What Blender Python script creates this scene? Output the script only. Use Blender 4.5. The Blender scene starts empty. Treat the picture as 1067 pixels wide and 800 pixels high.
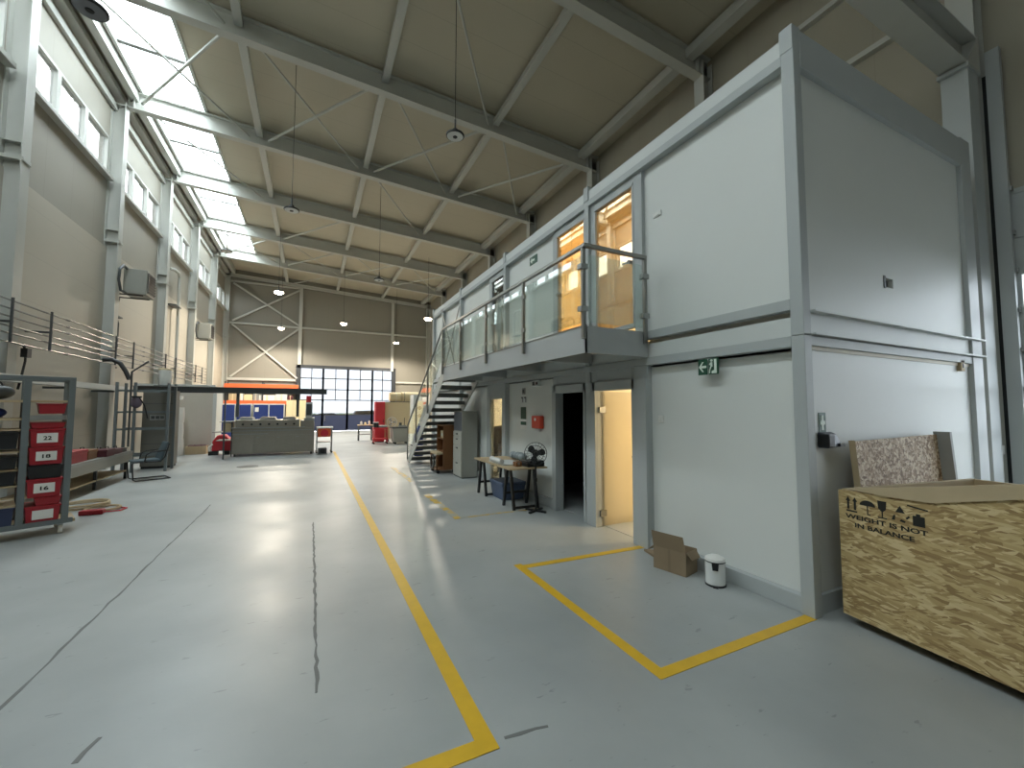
import bpy, math, random
from mathutils import Vector, Matrix
random.seed(4)
sc = bpy.context.scene
C = sc.collection

# ------------------------------------------------------------------ camera, sky, exposure
cd = bpy.data.cameras.new('camera')
cam = bpy.data.objects.new('camera', cd)
C.objects.link(cam)
YAW, PITCH, ROLL = math.radians(25.94), math.radians(3.29), math.radians(0.07)
fw = Vector((math.sin(YAW) * math.cos(PITCH), math.cos(YAW) * math.cos(PITCH), math.sin(PITCH)))
rt = Vector((math.cos(YAW), -math.sin(YAW), 0))
up = rt.cross(fw)
r2 = rt * math.cos(ROLL) + up * math.sin(ROLL)
u2 = up * math.cos(ROLL) - rt * math.sin(ROLL)
cam.matrix_world = Matrix(((r2.x, u2.x, -fw.x, 0), (r2.y, u2.y, -fw.y, 0), (r2.z, u2.z, -fw.z, 1.75), (0, 0, 0, 1)))
cd.sensor_width = 36
cd.sensor_fit = 'HORIZONTAL'
cd.lens = 36 * 430.1 / 1067
cd.clip_start = 0.05
cd.clip_end = 500
sc.camera = cam

SKY = 9.0
LAMP_W = 600.0
w = bpy.data.worlds.new('overcast_sky')
sc.world = w
w.use_nodes = True
bg = w.node_tree.nodes['Background']
bg.inputs[0].default_value = (0.97, 0.985, 0.98, 1)
bg.inputs[1].default_value = SKY
vs = sc.view_settings
vs.view_transform = 'Standard'
vs.look = 'None'
vs.gamma = 1
vs.use_curve_mapping = False
vs.exposure = 0.95
sc.cycles.use_denoising = True
sc.cycles.max_bounces = 10
sc.cycles.diffuse_bounces = 6
sc.cycles.transparent_max_bounces = 16
sc.cycles.caustics_reflective = False
sc.cycles.caustics_refractive = False
sc.cycles.sample_clamp_indirect = 6


def portal(name, loc, xdir, ydir, sx, sy):
    """a sky portal in a window opening (guides the sky's own light, emits nothing itself)"""
    l = bpy.data.lights.new(name, 'AREA')
    l.shape = 'RECTANGLE'
    l.size = sx
    l.size_y = sy
    l.cycles.is_portal = True
    o = bpy.data.objects.new(name, l)
    C.objects.link(o)
    X = Vector(xdir).normalized()
    Y = Vector(ydir).normalized()
    Z = X.cross(Y)
    o.matrix_world = Matrix(((X.x, Y.x, Z.x, loc[0]), (X.y, Y.y, Z.y, loc[1]), (X.z, Y.z, Z.z, loc[2]), (0, 0, 0, 1)))


def point(name, loc, watt, col, r=0.1):
    l = bpy.data.lights.new(name, 'POINT')
    l.energy = watt
    l.color = col
    l.shadow_soft_size = r
    o = bpy.data.objects.new(name, l)
    o.location = loc
    C.objects.link(o)
    return o


# hall measures (metres)
XL, XW = -5.18, -5.5            # left column face, left wall face
XRC, XR = 8.45, 8.80            # right column face, right wall face
YB, YF = 33.7, -6.7             # back and front wall
S = 4.486                       # column spacing
YK = [11.277 + S * k for k in range(-4, 6)]   # column lines
ZS = -0.0572                    # roof slope


def zb(x):                      # underside of the roof beams
    return 10.71 + ZS * (x + 5.18)


def zc(x):                      # underside of the roof
    return zb(x) + 0.62


# portals: light runs along the portal's -Z, into the hall
portal('sky_light_strip', (-4.0, 11.2, zc(-4.0) + 0.25), (1, 0, ZS), (0, 1, 0), 1.7, 36)
portal('left_window_light', (XW - 0.22, 13.0, 9.05), (0, 1, 0), (0, 0, -1), 40, 1.2)
portal('right_gate_light', (XR + 0.3, -0.15, 2.0), (0, 1, 0), (0, 0, 1), 4.6, 3.9)
portal('back_gate_light', (2.5, YB + 0.35, 3.0), (-1, 0, 0), (0, 0, 1), 7.0, 3.7)


# ------------------------------------------------------------------ materials
def lin(c):
    return tuple(((v / 255) / 12.92 if v / 255 <= 0.04045 else ((v / 255 + 0.055) / 1.055) ** 2.4) for v in c)


def nodes(name):
    m = bpy.data.materials.new(name)
    m.use_nodes = True
    nt = m.node_tree
    return m, nt, nt.nodes, nt.links, nt.nodes['Principled BSDF']


def M(name, rgb, rough=0.6, metal=0.0, var=0.06, scale=3.0, bump=0.0, bscale=60.0, spec=None):
    m, nt, N, L, b = nodes(name)
    c = lin(rgb)
    tc = N.new('ShaderNodeTexCoord')
    n = N.new('ShaderNodeTexNoise')
    n.inputs['Scale'].default_value = scale
    n.inputs['Detail'].default_value = 5
    L.new(tc.outputs['Object'], n.inputs['Vector'])
    mr = N.new('ShaderNodeMapRange')
    mr.inputs[3].default_value = 1 - var
    mr.inputs[4].default_value = 1 + var
    L.new(n.outputs[0], mr.inputs[0])
    mx = N.new('ShaderNodeVectorMath')
    mx.operation = 'SCALE'
    mx.inputs[0].default_value = c
    L.new(mr.outputs[0], mx.inputs['Scale'])
    L.new(mx.outputs[0], b.inputs['Base Color'])
    b.inputs['Roughness'].default_value = rough
    b.inputs['Metallic'].default_value = metal
    if spec is not None:
        b.inputs['Specular IOR Level'].default_value = spec
    if bump:
        n2 = N.new('ShaderNodeTexNoise')
        n2.inputs['Scale'].default_value = bscale
        L.new(tc.outputs['Object'], n2.inputs['Vector'])
        bp = N.new('ShaderNodeBump')
        bp.inputs['Strength'].default_value = bump
        bp.inputs['Distance'].default_value = 0.01
        L.new(n2.outputs[0], bp.inputs['Height'])
        L.new(bp.outputs[0], b.inputs['Normal'])
    return m


def seams(name, rgb, axis, pitch, width, dark, rough=0.6, var=0.05, scale=0.6):
    """plain cladding with thin joint lines every pitch metres along one axis"""
    m = M(name, rgb, rough, 0, var, scale)
    N, L = m.node_tree.nodes, m.node_tree.links
    b = N['Principled BSDF']
    src = b.inputs['Base Color'].links[0].from_socket
    tc = N.new('ShaderNodeTexCoord')
    sp = N.new('ShaderNodeSeparateXYZ')
    L.new(tc.outputs['Object'], sp.inputs[0])
    d = N.new('ShaderNodeMath'); d.operation = 'DIVIDE'; d.inputs[1].default_value = pitch
    L.new(sp.outputs['XYZ'.index(axis)], d.inputs[0])
    f = N.new('ShaderNodeMath'); f.operation = 'FRACT'
    L.new(d.outputs[0], f.inputs[0])
    lt = N.new('ShaderNodeMath'); lt.operation = 'LESS_THAN'; lt.inputs[1].default_value = width / pitch
    L.new(f.outputs[0], lt.inputs[0])
    mr = N.new('ShaderNodeMapRange'); mr.inputs[3].default_value = 1; mr.inputs[4].default_value = dark
    L.new(lt.outputs[0], mr.inputs[0])
    v = N.new('ShaderNodeVectorMath'); v.operation = 'SCALE'
    L.new(src, v.inputs[0]); L.new(mr.outputs[0], v.inputs['Scale'])
    L.new(v.outputs[0], b.inputs['Base Color'])
    return m


def glass(name, tint, gloss=0.08, glosscol=(1, 1, 1), rough=0.0, diffuse=0.0, dcol=(1, 1, 1)):
    """thin pane: tinted see-through plus a clear reflection that grows at grazing angles"""
    m = bpy.data.materials.new(name)
    m.use_nodes = True
    nt = m.node_tree
    N, L = nt.nodes, nt.links
    N.remove(N['Principled BSDF'])
    out = N['Material Output']
    t = N.new('ShaderNodeBsdfTransparent'); t.inputs[0].default_value = (*tint, 1)
    g = N.new('ShaderNodeBsdfGlossy'); g.inputs['Color'].default_value = (*glosscol, 1); g.inputs['Roughness'].default_value = rough
    lw = N.new('ShaderNodeLayerWeight'); lw.inputs[0].default_value = 0.5
    pw = N.new('ShaderNodeMath'); pw.operation = 'POWER'; pw.inputs[1].default_value = 5.0
    L.new(lw.outputs['Facing'], pw.inputs[0])
    mr = N.new('ShaderNodeMapRange')
    mr.inputs[3].default_value = gloss; mr.inputs[4].default_value = 0.9
    L.new(pw.outputs[0], mr.inputs[0])
    mx = N.new('ShaderNodeMixShader')
    L.new(mr.outputs[0], mx.inputs[0])
    body = t.outputs[0]
    if diffuse:
        d = N.new('ShaderNodeBsdfTranslucent'); d.inputs[0].default_value = (*dcol, 1)
        m2 = N.new('ShaderNodeMixShader'); m2.inputs[0].default_value = diffuse
        L.new(t.outputs[0], m2.inputs[1]); L.new(d.outputs[0], m2.inputs[2])
        body = m2.outputs[0]
    L.new(body, mx.inputs[1])
    L.new(g.outputs[0], mx.inputs[2])
    L.new(mx.outputs[0], out.inputs[0])
    return m


def emit(name, col, strength):
    m, nt, N, L, b = nodes(name)
    b.inputs['Base Color'].default_value = (0.8, 0.8, 0.8, 1)
    b.inputs['Emission Color'].default_value = (*col, 1)
    b.inputs['Emission Strength'].default_value = strength
    return m


def floor_mat():
    m, nt, N, L, b = nodes('grey_epoxy')
    tc = N.new('ShaderNodeTexCoord')
    n = N.new('ShaderNodeTexNoise'); n.inputs['Scale'].default_value = 0.55; n.inputs['Detail'].default_value = 6
    L.new(tc.outputs['Object'], n.inputs['Vector'])
    r = N.new('ShaderNodeValToRGB')
    r.color_ramp.elements[0].position = 0.3; r.color_ramp.elements[0].color = (*lin((144, 149, 149)), 1)
    r.color_ramp.elements[1].position = 0.7; r.color_ramp.elements[1].color = (*lin((172, 176, 175)), 1)
    L.new(n.outputs[0], r.inputs[0])
    # short dark scuffs
    mp = N.new('ShaderNodeMapping'); mp.inputs['Scale'].default_value = (1.0, 2.6, 1); mp.inputs['Rotation'].default_value = (0, 0, 0.5)
    L.new(tc.outputs['Object'], mp.inputs[0])
    n2 = N.new('ShaderNodeTexNoise'); n2.inputs['Scale'].default_value = 4.5; n2.inputs['Detail'].default_value = 3; n2.inputs['Roughness'].default_value = 0.7
    L.new(mp.outputs[0], n2.inputs['Vector'])
    r2 = N.new('ShaderNodeValToRGB')
    r2.color_ramp.elements[0].position = 0.655; r2.color_ramp.elements[0].color = (0, 0, 0, 1)
    r2.color_ramp.elements[1].position = 0.70; r2.color_ramp.elements[1].color = (0.4, 0.4, 0.4, 1)
    L.new(n2.outputs[0], r2.inputs[0])
    mx = N.new('ShaderNodeMix'); mx.data_type = 'RGBA'
    mx.inputs['B'].default_value = (*lin((92, 94, 92)), 1)
    L.new(r2.outputs[0], mx.inputs['Factor']); L.new(r.outputs[0], mx.inputs['A'])
    L.new(mx.outputs['Result'], b.inputs['Base Color'])
    n3 = N.new('ShaderNodeTexNoise'); n3.inputs['Scale'].default_value = 1.3; n3.inputs['Detail'].default_value = 4
    L.new(tc.outputs['Object'], n3.inputs['Vector'])
    mr = N.new('ShaderNodeMapRange'); mr.inputs[3].default_value = 0.27; mr.inputs[4].default_value = 0.5
    L.new(n3.outputs[0], mr.inputs[0]); L.new(mr.outputs[0], b.inputs['Roughness'])
    n4 = N.new('ShaderNodeTexNoise'); n4.inputs['Scale'].default_value = 9; n4.inputs['Detail'].default_value = 3
    L.new(tc.outputs['Object'], n4.inputs['Vector'])
    bp = N.new('ShaderNodeBump'); bp.inputs['Strength'].default_value = 0.06; bp.inputs['Distance'].default_value = 0.02
    L.new(n4.outputs[0], bp.inputs['Height']); L.new(bp.outputs[0], b.inputs['Normal'])
    return m


def osb_mat(name, stretch, rot, cols):
    m, nt, N, L, b = nodes(name)
    tc = N.new('ShaderNodeTexCoord')
    w_ = N.new('ShaderNodeTexNoise'); w_.inputs['Scale'].default_value = 3.5; w_.inputs['Detail'].default_value = 3
    L.new(tc.outputs['Object'], w_.inputs['Vector'])
    sc_ = N.new('ShaderNodeVectorMath'); sc_.operation = 'SCALE'; sc_.inputs['Scale'].default_value = 0.07
    L.new(w_.outputs['Color'], sc_.inputs[0])
    ad = N.new('ShaderNodeVectorMath'); ad.operation = 'ADD'
    L.new(tc.outputs['Object'], ad.inputs[0]); L.new(sc_.outputs[0], ad.inputs[1])
    prev = None
    for i, (rr, k_) in enumerate(((rot, 1.0), (rot + 0.35, 1.25), (rot - 0.4, 0.9), (rot + 0.1, 1.1))):
        mp = N.new('ShaderNodeMapping')
        mp.vector_type = 'TEXTURE'              # turn first, stretch after: every layer keeps slim strands
        mp.inputs['Rotation'].default_value = (rr, 0, 0)
        mp.inputs['Location'].default_value = (0.13 * i, 0.37 * i, 0.21 * i)
        mp.inputs['Scale'].default_value = tuple(k_ / v for v in stretch)
        L.new(ad.outputs[0], mp.inputs[0])
        v = N.new('ShaderNodeTexVoronoi'); v.inputs['Scale'].default_value = 1.0
        L.new(mp.outputs[0], v.inputs['Vector'])
        sp = N.new('ShaderNodeSeparateColor')
        L.new(v.outputs['Color'], sp.inputs[0])
        if prev is None:
            prev = sp.outputs[0]
        else:                                   # strands of this layer lie over the last where their own draw says so
            gt = N.new('ShaderNodeMath'); gt.operation = 'GREATER_THAN'; gt.inputs[1].default_value = 0.55
            L.new(sp.outputs[2], gt.inputs[0])
            mx = N.new('ShaderNodeMix')
            L.new(gt.outputs[0], mx.inputs[0])
            L.new(prev, mx.inputs[2]); L.new(sp.outputs[0], mx.inputs[3])
            prev = mx.outputs[0]
    cr = N.new('ShaderNodeValToRGB')
    e = cr.color_ramp.elements
    e[0].position = 0.12; e[0].color = (*lin(cols[0]), 1)
    e[1].position = 0.9; e[1].color = (*lin(cols[3]), 1)
    a = e.new(0.38); a.color = (*lin(cols[1]), 1)
    a = e.new(0.62); a.color = (*lin(cols[2]), 1)
    L.new(prev, cr.inputs[0])
    L.new(cr.outputs[0], b.inputs['Base Color'])
    b.inputs['Roughness'].default_value = 0.65
    bp = N.new('ShaderNodeBump'); bp.inputs['Strength'].default_value = 0.25; bp.inputs['Distance'].default_value = 0.004
    L.new(prev, bp.inputs['Height']); L.new(bp.outputs[0], b.inputs['Normal'])
    return m


K = {}
K['floor'] = floor_mat()
K['yellow'] = M('yellow_floor_paint', (214, 172, 40), 0.45, 0, 0.12, 9)
def worn_paint():
    m = M('worn_yellow_floor_paint', (206, 170, 62), 0.45, 0, 0.1, 9)
    N, L = m.node_tree.nodes, m.node_tree.links
    b = N['Principled BSDF']
    src = b.inputs['Base Color'].links[0].from_socket
    tc = N.new('ShaderNodeTexCoord')
    n = N.new('ShaderNodeTexNoise'); n.inputs['Scale'].default_value = 5.5; n.inputs['Detail'].default_value = 6
    L.new(tc.outputs['Object'], n.inputs['Vector'])
    r = N.new('ShaderNodeValToRGB')
    r.color_ramp.elements[0].position = 0.44; r.color_ramp.elements[1].position = 0.56
    L.new(n.outputs[0], r.inputs[0])
    mx = N.new('ShaderNodeMix'); mx.data_type = 'RGBA'
    mx.inputs['B'].default_value = (*lin((166, 166, 156)), 1)
    L.new(r.outputs[0], mx.inputs['Factor']); L.new(src, mx.inputs['A'])
    L.new(mx.outputs['Result'], b.inputs['Base Color'])
    return m


K['worn'] = worn_paint()
K['crack'] = M('dark_joint_filler', (112, 114, 112), 0.7)
K['walltop'] = seams('grey_brown_cladding', (158, 154, 143), 'Y', 1.15, 0.012, 0.86)
K['walllow'] = seams('cream_cladding', (184, 178, 165), 'Z', 1.0, 0.012, 0.88)
K['wallback'] = seams('taupe_cladding', (136, 133, 124), 'X', 1.0, 0.012, 0.88)
K['wallright'] = seams('taupe_cladding_right', (158, 152, 136), 'Y', 1.15, 0.012, 0.9)
K['roof'] = seams('beige_roof_liner', (184, 177, 158), 'Y', 1.0, 0.018, 0.85)
K['steel'] = M('light_grey_painted_steel', (186, 187, 181), 0.45, 0, 0.05)
K['frame'] = M('container_grey_paint', (174, 179, 179), 0.5, 0, 0.03)
K['panel'] = M('white_container_panel', (216, 219, 216), 0.5, 0, 0.02, 1.5)
K['fascia'] = M('pale_grey_fascia', (205, 209, 207), 0.5, 0, 0.02)
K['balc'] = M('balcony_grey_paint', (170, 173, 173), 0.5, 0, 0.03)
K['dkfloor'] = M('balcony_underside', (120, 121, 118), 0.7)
K['inox'] = M('brushed_stainless', (158, 153, 143), 0.36, 0.75, 0.08, 8)
K['rail'] = M('brushed_rail_steel', (142, 142, 138), 0.35, 0.8, 0.05)
K['zinc'] = M('galvanised_steel', (160, 162, 160), 0.4, 0.7, 0.1, 6)
K['dkgrey'] = M('dark_grey_steel', (74, 78, 79), 0.5, 0.2, 0.06)
K['tread'] = M('grey_stair_tread', (104, 106, 104), 0.6)
K['black'] = M('black_plastic', (24, 25, 27), 0.45)
K['gateframe'] = M('anthracite_gate_paint', (44, 49, 55), 0.5)
K['navy'] = M('navy_panel', (44, 54, 84), 0.45, 0, 0.05)
K['blue'] = M('royal_blue_paint', (30, 52, 116), 0.45, 0, 0.06)
K['orange'] = M('orange_rack_paint', (222, 104, 58), 0.45, 0, 0.05)
K['red'] = M('red_plastic', (158, 30, 42), 0.45, 0, 0.06)
K['redpaint'] = M('bright_red_paint', (196, 44, 56), 0.4, 0, 0.05)
K['white'] = M('white_plastic', (226, 226, 222), 0.4)
K['cream'] = M('cream_board', (222, 206, 166), 0.6, 0, 0.04)
K['greycab'] = M('grey_cabinet_paint', (150, 150, 142), 0.5, 0, 0.03)
K['card'] = M('brown_cardboard', (140, 122, 98), 0.85, 0, 0.07, 5)
K['wood'] = M('pine_lumber', (182, 164, 132), 0.7, 0, 0.1, 7)
K['darkwood'] = M('brown_stained_wood', (122, 82, 48), 0.55, 0, 0.12, 6)
K['tabletop'] = M('birch_tabletop', (186, 165, 132), 0.5, 0, 0.07, 6)
K['greyboard'] = M('grey_board', (150, 152, 150), 0.6)
K['chair'] = M('blue_grey_upholstery', (72, 86, 92), 0.85, 0, 0.08, 12)
K['bluebox'] = M('slate_blue_plastic', (78, 94, 122), 0.5)
K['green'] = M('sign_green', (30, 78, 56), 0.5)
K['signwhite'] = M('sign_white', (222, 234, 222), 0.5)
K['alarm'] = M('alarm_orange_red', (214, 74, 48), 0.45)
K['ink'] = M('black_stencil_ink', (30, 29, 25), 0.8)
K['osb'] = osb_mat('osb_crate_face', (10, 10, 60), 0.0, ((146, 120, 78), (174, 149, 102), (187, 163, 115), (208, 188, 142)))
K['osb2'] = osb_mat('osb_lid_face', (34, 30, 46), 0.5, ((122, 94, 68), (166, 138, 108), (190, 166, 138), (222, 206, 180)))
K['warmwall'] = M('warm_white_office_wall', (232, 226, 210), 0.6)
K['unlit_dark'] = M('unlit_room_shade', (30, 27, 25), 0.9)  # darkness of the unlit room, put into the wall colour
K['rubber'] = M('black_rubber', (34, 34, 34), 0.8)
K['grass'] = M('green_grass', (86, 108, 62), 0.9, 0, 0.25, 4)
K['asphalt'] = M('pale_yard_paving', (120, 118, 112), 0.9, 0, 0.1)
K['pane'] = glass('clear_window_pane', (0.48, 0.5, 0.51), 0.05)
K['skypane'] = glass('skylight_pane', (0.9, 0.95, 0.97), 0.05)
K['gatepane'] = glass('acrylic_gate_pane', (0.6, 0.63, 0.66), 0.05)
K['backpane'] = glass('tinted_acrylic_pane', (0.27, 0.28, 0.295), 0.04)
K['railglass'] = glass('railing_glass', (0.84, 0.9, 0.88), 0.14)
K['doorglass'] = glass('reflective_door_glass', (0.95, 0.8, 0.56), 0.34, (1.0, 0.86, 0.68))
K['darkglass'] = glass('plain_door_glass', (0.7, 0.74, 0.74), 0.3)
K['frost'] = glass('frosted_door_glass', (0.95, 0.94, 0.9), 0.02, (1, 1, 1), 0.5, 0.6, (1.0, 0.97, 0.92))
K['lens_on'] = emit('lit_lamp_lens', (1.0, 0.86, 0.64), 26.0)
K['lens_off'] = M('unlit_lamp_lens', (206, 208, 206), 0.4)
K['lens_grey'] = M('grey_lamp_lens', (122, 124, 130), 0.5)


# ------------------------------------------------------------------ geometry helpers
class MB:
    def __init__(s):
        s.v, s.f = [], []

    def add(s, vs, fs):
        o = len(s.v)
        s.v += [tuple(map(float, p)) for p in vs]
        s.f += [tuple(i + o for i in q) for q in fs]
        return s

    def hexa(s, p):             # 4 bottom (ccw) + 4 top
        return s.add(p, [(3, 2, 1, 0), (4, 5, 6, 7), (0, 1, 5, 4), (1, 2, 6, 5), (2, 3, 7, 6), (3, 0, 4, 7)])

    def box(s, x0, x1, y0, y1, z0, z1):
        if x0 > x1: x0, x1 = x1, x0
        if y0 > y1: y0, y1 = y1, y0
        if z0 > z1: z0, z1 = z1, z0
        return s.hexa([(x0, y0, z0), (x1, y0, z0), (x1, y1, z0), (x0, y1, z0), (x0, y0, z1), (x1, y0, z1), (x1, y1, z1), (x0, y1, z1)])

    def bar(s, p, q, w_, h, up_=(0, 0, 1)):
        p, q = Vector(p), Vector(q)
        d = (q - p).normalized()
        u = Vector(up_)
        if abs(d.dot(u)) > 0.97: u = Vector((1, 0, 0)) if abs(d.x) < 0.9 else Vector((0, 1, 0))
        a = d.cross(u).normalized() * (w_ / 2)
        b = a.cross(d).normalized() * (h / 2)
        return s.hexa([p - a - b, p + a - b, q + a - b, q - a - b, p - a + b, p + a + b, q + a + b, q - a + b])

    def tube(s, pts, r, n=8):
        pts = [Vector(p) for p in pts]
        t = [(pts[min(i + 1, len(pts) - 1)] - pts[max(i - 1, 0)]).normalized() for i in range(len(pts))]
        u = Vector((0, 0, 1)) if abs(t[0].z) < 0.9 else Vector((1, 0, 0))
        vs, fs = [], []
        for i, p in enumerate(pts):
            a = t[i].cross(u).normalized()
            b = a.cross(t[i]).normalized()
            u = b
            vs += [p + a * (r * math.cos(2 * math.pi * k / n)) + b * (r * math.sin(2 * math.pi * k / n)) for k in range(n)]
        for i in range(len(pts) - 1):
            for k in range(n):
                fs.append((i * n + k, i * n + (k + 1) % n, (i + 1) * n + (k + 1) % n, (i + 1) * n + k))
        fs.append(tuple(range(n - 1, -1, -1)))
        fs.append(tuple((len(pts) - 1) * n + k for k in range(n)))
        return s.add(vs, fs)

    def cyl(s, p, q, r, n=16):
        return s.tube([p, q], r, n)

    def lathe(s, prof, c, n=24, ax='z'):
        vs, fs = [], []
        for r, h in prof:
            for k in range(n):
                a = 2 * math.pi * k / n
                ca, sa = r * math.cos(a), r * math.sin(a)
                d = {'z': (ca, sa, h), 'y': (ca, h, sa), 'x': (h, ca, sa)}[ax]
                vs.append((c[0] + d[0], c[1] + d[1], c[2] + d[2]))
        m = len(prof)
        for i in range(m - 1):
            for k in range(n):
                fs.append((i * n + k, i * n + (k + 1) % n, (i + 1) * n + (k + 1) % n, (i + 1) * n + k))
        fs.append(tuple(range(n)))
        fs.append(tuple((m - 1) * n + k for k in range(n - 1, -1, -1)))
        return s.add(vs, fs)

    def prism(s, poly, vec):    # planar polygon pushed along vec
        v = Vector(vec)
        a = [Vector(p) for p in poly]
        n = len(a)
        return s.add(a + [p + v for p in a], [tuple(range(n - 1, -1, -1)), tuple(range(n, 2 * n))] + [(i, (i + 1) % n, n + (i + 1) % n, n + i) for i in range(n)])

    def ring(s, c, R, r, n=24, m=6, ax='z', arc=(0, 2 * math.pi)):
        pts = []
        full = abs(arc[1] - arc[0] - 2 * math.pi) < 1e-6
        for k in range(n + 1):
            a = arc[0] + (arc[1] - arc[0]) * k / n
            ca, sa = R * math.cos(a), R * math.sin(a)
            d = {'z': (ca, sa, 0), 'y': (ca, 0, sa), 'x': (0, ca, sa)}[ax]
            pts.append((c[0] + d[0], c[1] + d[1], c[2] + d[2]))
        return s.tube(pts, r, m)

    def ball(s, c, r, n=12, sx=1, sy=1, sz=1):
        prof = [(max(1e-4, math.sin(math.pi * i / n)), -math.cos(math.pi * i / n)) for i in range(n + 1)]
        o = len(s.v)
        s.lathe(prof, (0, 0, 0), 2 * n)
        for i in range(o, len(s.v)):
            p = s.v[i]
            s.v[i] = (c[0] + p[0] * r * sx, c[1] + p[1] * r * sy, c[2] + p[2] * r * sz)
        return s


def root_of(o):
    while o.parent is not None: o = o.parent
    return o


def obj(name, mb, mat, parent=None, bevel=0.0, smooth=False, local=False, label=None):
    """one mesh object; with a parent the given world coordinates become the thing's own"""
    vs_ = mb.v
    if parent is not None and not local:
        r = root_of(parent)
        c, s_ = math.cos(-r.rotation_euler.z), math.sin(-r.rotation_euler.z)
        lx, ly, lz = r.location
        vs_ = [((x - lx) * c - (y - ly) * s_, (x - lx) * s_ + (y - ly) * c, z - lz) for x, y, z in vs_]
    me = bpy.data.meshes.new(name)
    me.from_pydata(vs_, [], mb.f)
    me.update()
    import bmesh
    bm = bmesh.new(); bm.from_mesh(me)
    bmesh.ops.recalc_face_normals(bm, faces=bm.faces)
    bm.to_mesh(me); bm.free()
    me.materials.append(K[mat] if isinstance(mat, str) else mat)
    if smooth:
        me.shade_smooth()
    o = bpy.data.objects.new(name, me)
    C.objects.link(o)
    if parent is not None: o.parent = parent
    if bevel:
        b = o.modifiers.new('bevel', 'BEVEL')
        b.width = bevel
        b.segments = 2
        b.limit_method = 'ANGLE'
    if smooth:
        e = o.modifiers.new('edges', 'EDGE_SPLIT')
        e.split_angle = math.radians(40)
    if label: o['label'] = label
    return o


def tag(o, label, cat, group=None, kind=None):
    o['label'] = label
    o['category'] = cat
    if group: o['group'] = group
    if kind: o['kind'] = kind
    return o


def thing(name, label, cat, loc=(0, 0, 0), rz=0.0, group=None, kind=None):
    o = bpy.data.objects.new(name, None)
    o.empty_display_size = 0.1
    o.location = loc
    o.rotation_euler = (0, 0, rz)
    C.objects.link(o)
    return tag(o, label, cat, group, kind)


def struct(name, mb, mat, label=None, cat=None, **kw):
    o = obj(name, mb, mat, **kw)
    o['kind'] = 'structure'
    if label: o['label'] = label
    if cat: o['category'] = cat
    return o


def text_mb(txt, w_, h, o, X, Y, depth=0.0015):
    """lettering as a mesh, fitted to w x h, lower-left corner at o, along X and Y"""
    cu = bpy.data.curves.new('lettering', 'FONT')
    cu.body = txt
    cu.extrude = 0.01
    cu.offset = 0.028
    cu.resolution_u = 3
    t = bpy.data.objects.new('lettering', cu)
    C.objects.link(t)
    bpy.context.view_layer.update()
    dg = bpy.context.evaluated_depsgraph_get()
    me = t.evaluated_get(dg).to_mesh()
    vs_ = [v.co.copy() for v in me.vertices]
    fs = [tuple(p.vertices) for p in me.polygons]
    t.evaluated_get(dg).to_mesh_clear()
    bpy.data.objects.remove(t)
    bpy.data.curves.remove(cu)
    x0, x1 = min(v.x for v in vs_), max(v.x for v in vs_)
    y0, y1 = min(v.y for v in vs_), max(v.y for v in vs_)
    X, Y, o = Vector(X).normalized(), Vector(Y).normalized(), Vector(o)
    Z = X.cross(Y)
    m = MB()
    m.add([o + X * ((v.x - x0) / (x1 - x0) * w_) + Y * ((v.y - y0) / (y1 - y0) * h) + Z * (depth if v.z > 0 else 0.0) for v in vs_], fs)
    return m

# ------------------------------------------------------------------ setting: floor, walls, roof
struct('floor', MB().box(XW - 0.2, XR + 0.2, YF, YB + 0.3, -0.2, 0.0), 'floor', 'grey glossy epoxy hall floor', 'floor')
struct('ground_outside', MB().box(-120, 160, -90, 160, -0.5, -0.25), 'asphalt', 'paved yard outside the hall', 'ground')
go = obj('lawn', MB().box(-60, 80, 55, 150, -0.3, -0.2), 'grass')
tag(go, 'green lawn beyond the big back gate', 'grass', kind='stuff')

wl = MB()
wl.box(XW - 0.2, XW + 0.03, YF, YB, 0, 6.4)
struct('wall_left', wl, 'walllow', 'cream lower cladding of the long left wall', 'wall')
wl = MB()
wl.box(XW - 0.2, XW, YF, YB, 6.4, 8.45)
wl.box(XW - 0.2, XW, YF, YB, 9.62, 11.5)
for k in range(len(YK)):
    a = YK[k] - 0.22 if k else YF
    wl.box(XW - 0.2, XW, a, YK[k] + 0.34, 8.45, 9.62)
struct('wall_left', wl, 'walltop', 'grey brown upper cladding of the left wall around the high windows', 'wall')

# high windows, one strip of three panes per bay
for k in range(len(YK) - 1):
    y0, y1 = YK[k] + 0.34, YK[k + 1] - 0.22
    f = MB()
    X0, X1 = XW - 0.1, XW + 0.02
    f.box(X0, X1, y0, y1, 8.45, 8.52).box(X0, X1, y0, y1, 9.55, 9.62)
    n = 3
    for j in range(n + 1):
        yy = y0 + (y1 - y0) * j / n
        hw = 0.05 if j in (0, n) else 0.085
        f.box(X0, X1, max(y0, yy - hw), min(y1, yy + hw), 8.52, 9.55)
    o = struct('window_%d' % (k + 1), f, 'steel', 'high window strip of three panes in bay %s of the left wall' % ('one two three four five six seven eight nine'.split()[k]), 'window')
    p = MB().box(XW - 0.06, XW - 0.05, y0 + 0.03, y1 - 0.03, 8.5, 9.58)
    obj('glazing', p, 'pane', o)
    sl = MB().box(XW - 0.02, XW + 0.16, y0 - 0.12, y1 + 0.1, 8.33, 8.44)
    obj('sill', sl, 'steel', o, bevel=0.01)

# back wall with the gate opening
wb = MB()
wb.box(XW, -0.98, YB, YB + 0.2, 0, 11.5).box(5.95, XR, YB, YB + 0.2, 0, 11.5).box(-0.98, 5.95, YB, YB + 0.2, 4.85, 11.5)
struct('wall_back', wb, 'wallback', 'taupe clad back wall around the glazed gate', 'wall')
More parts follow.
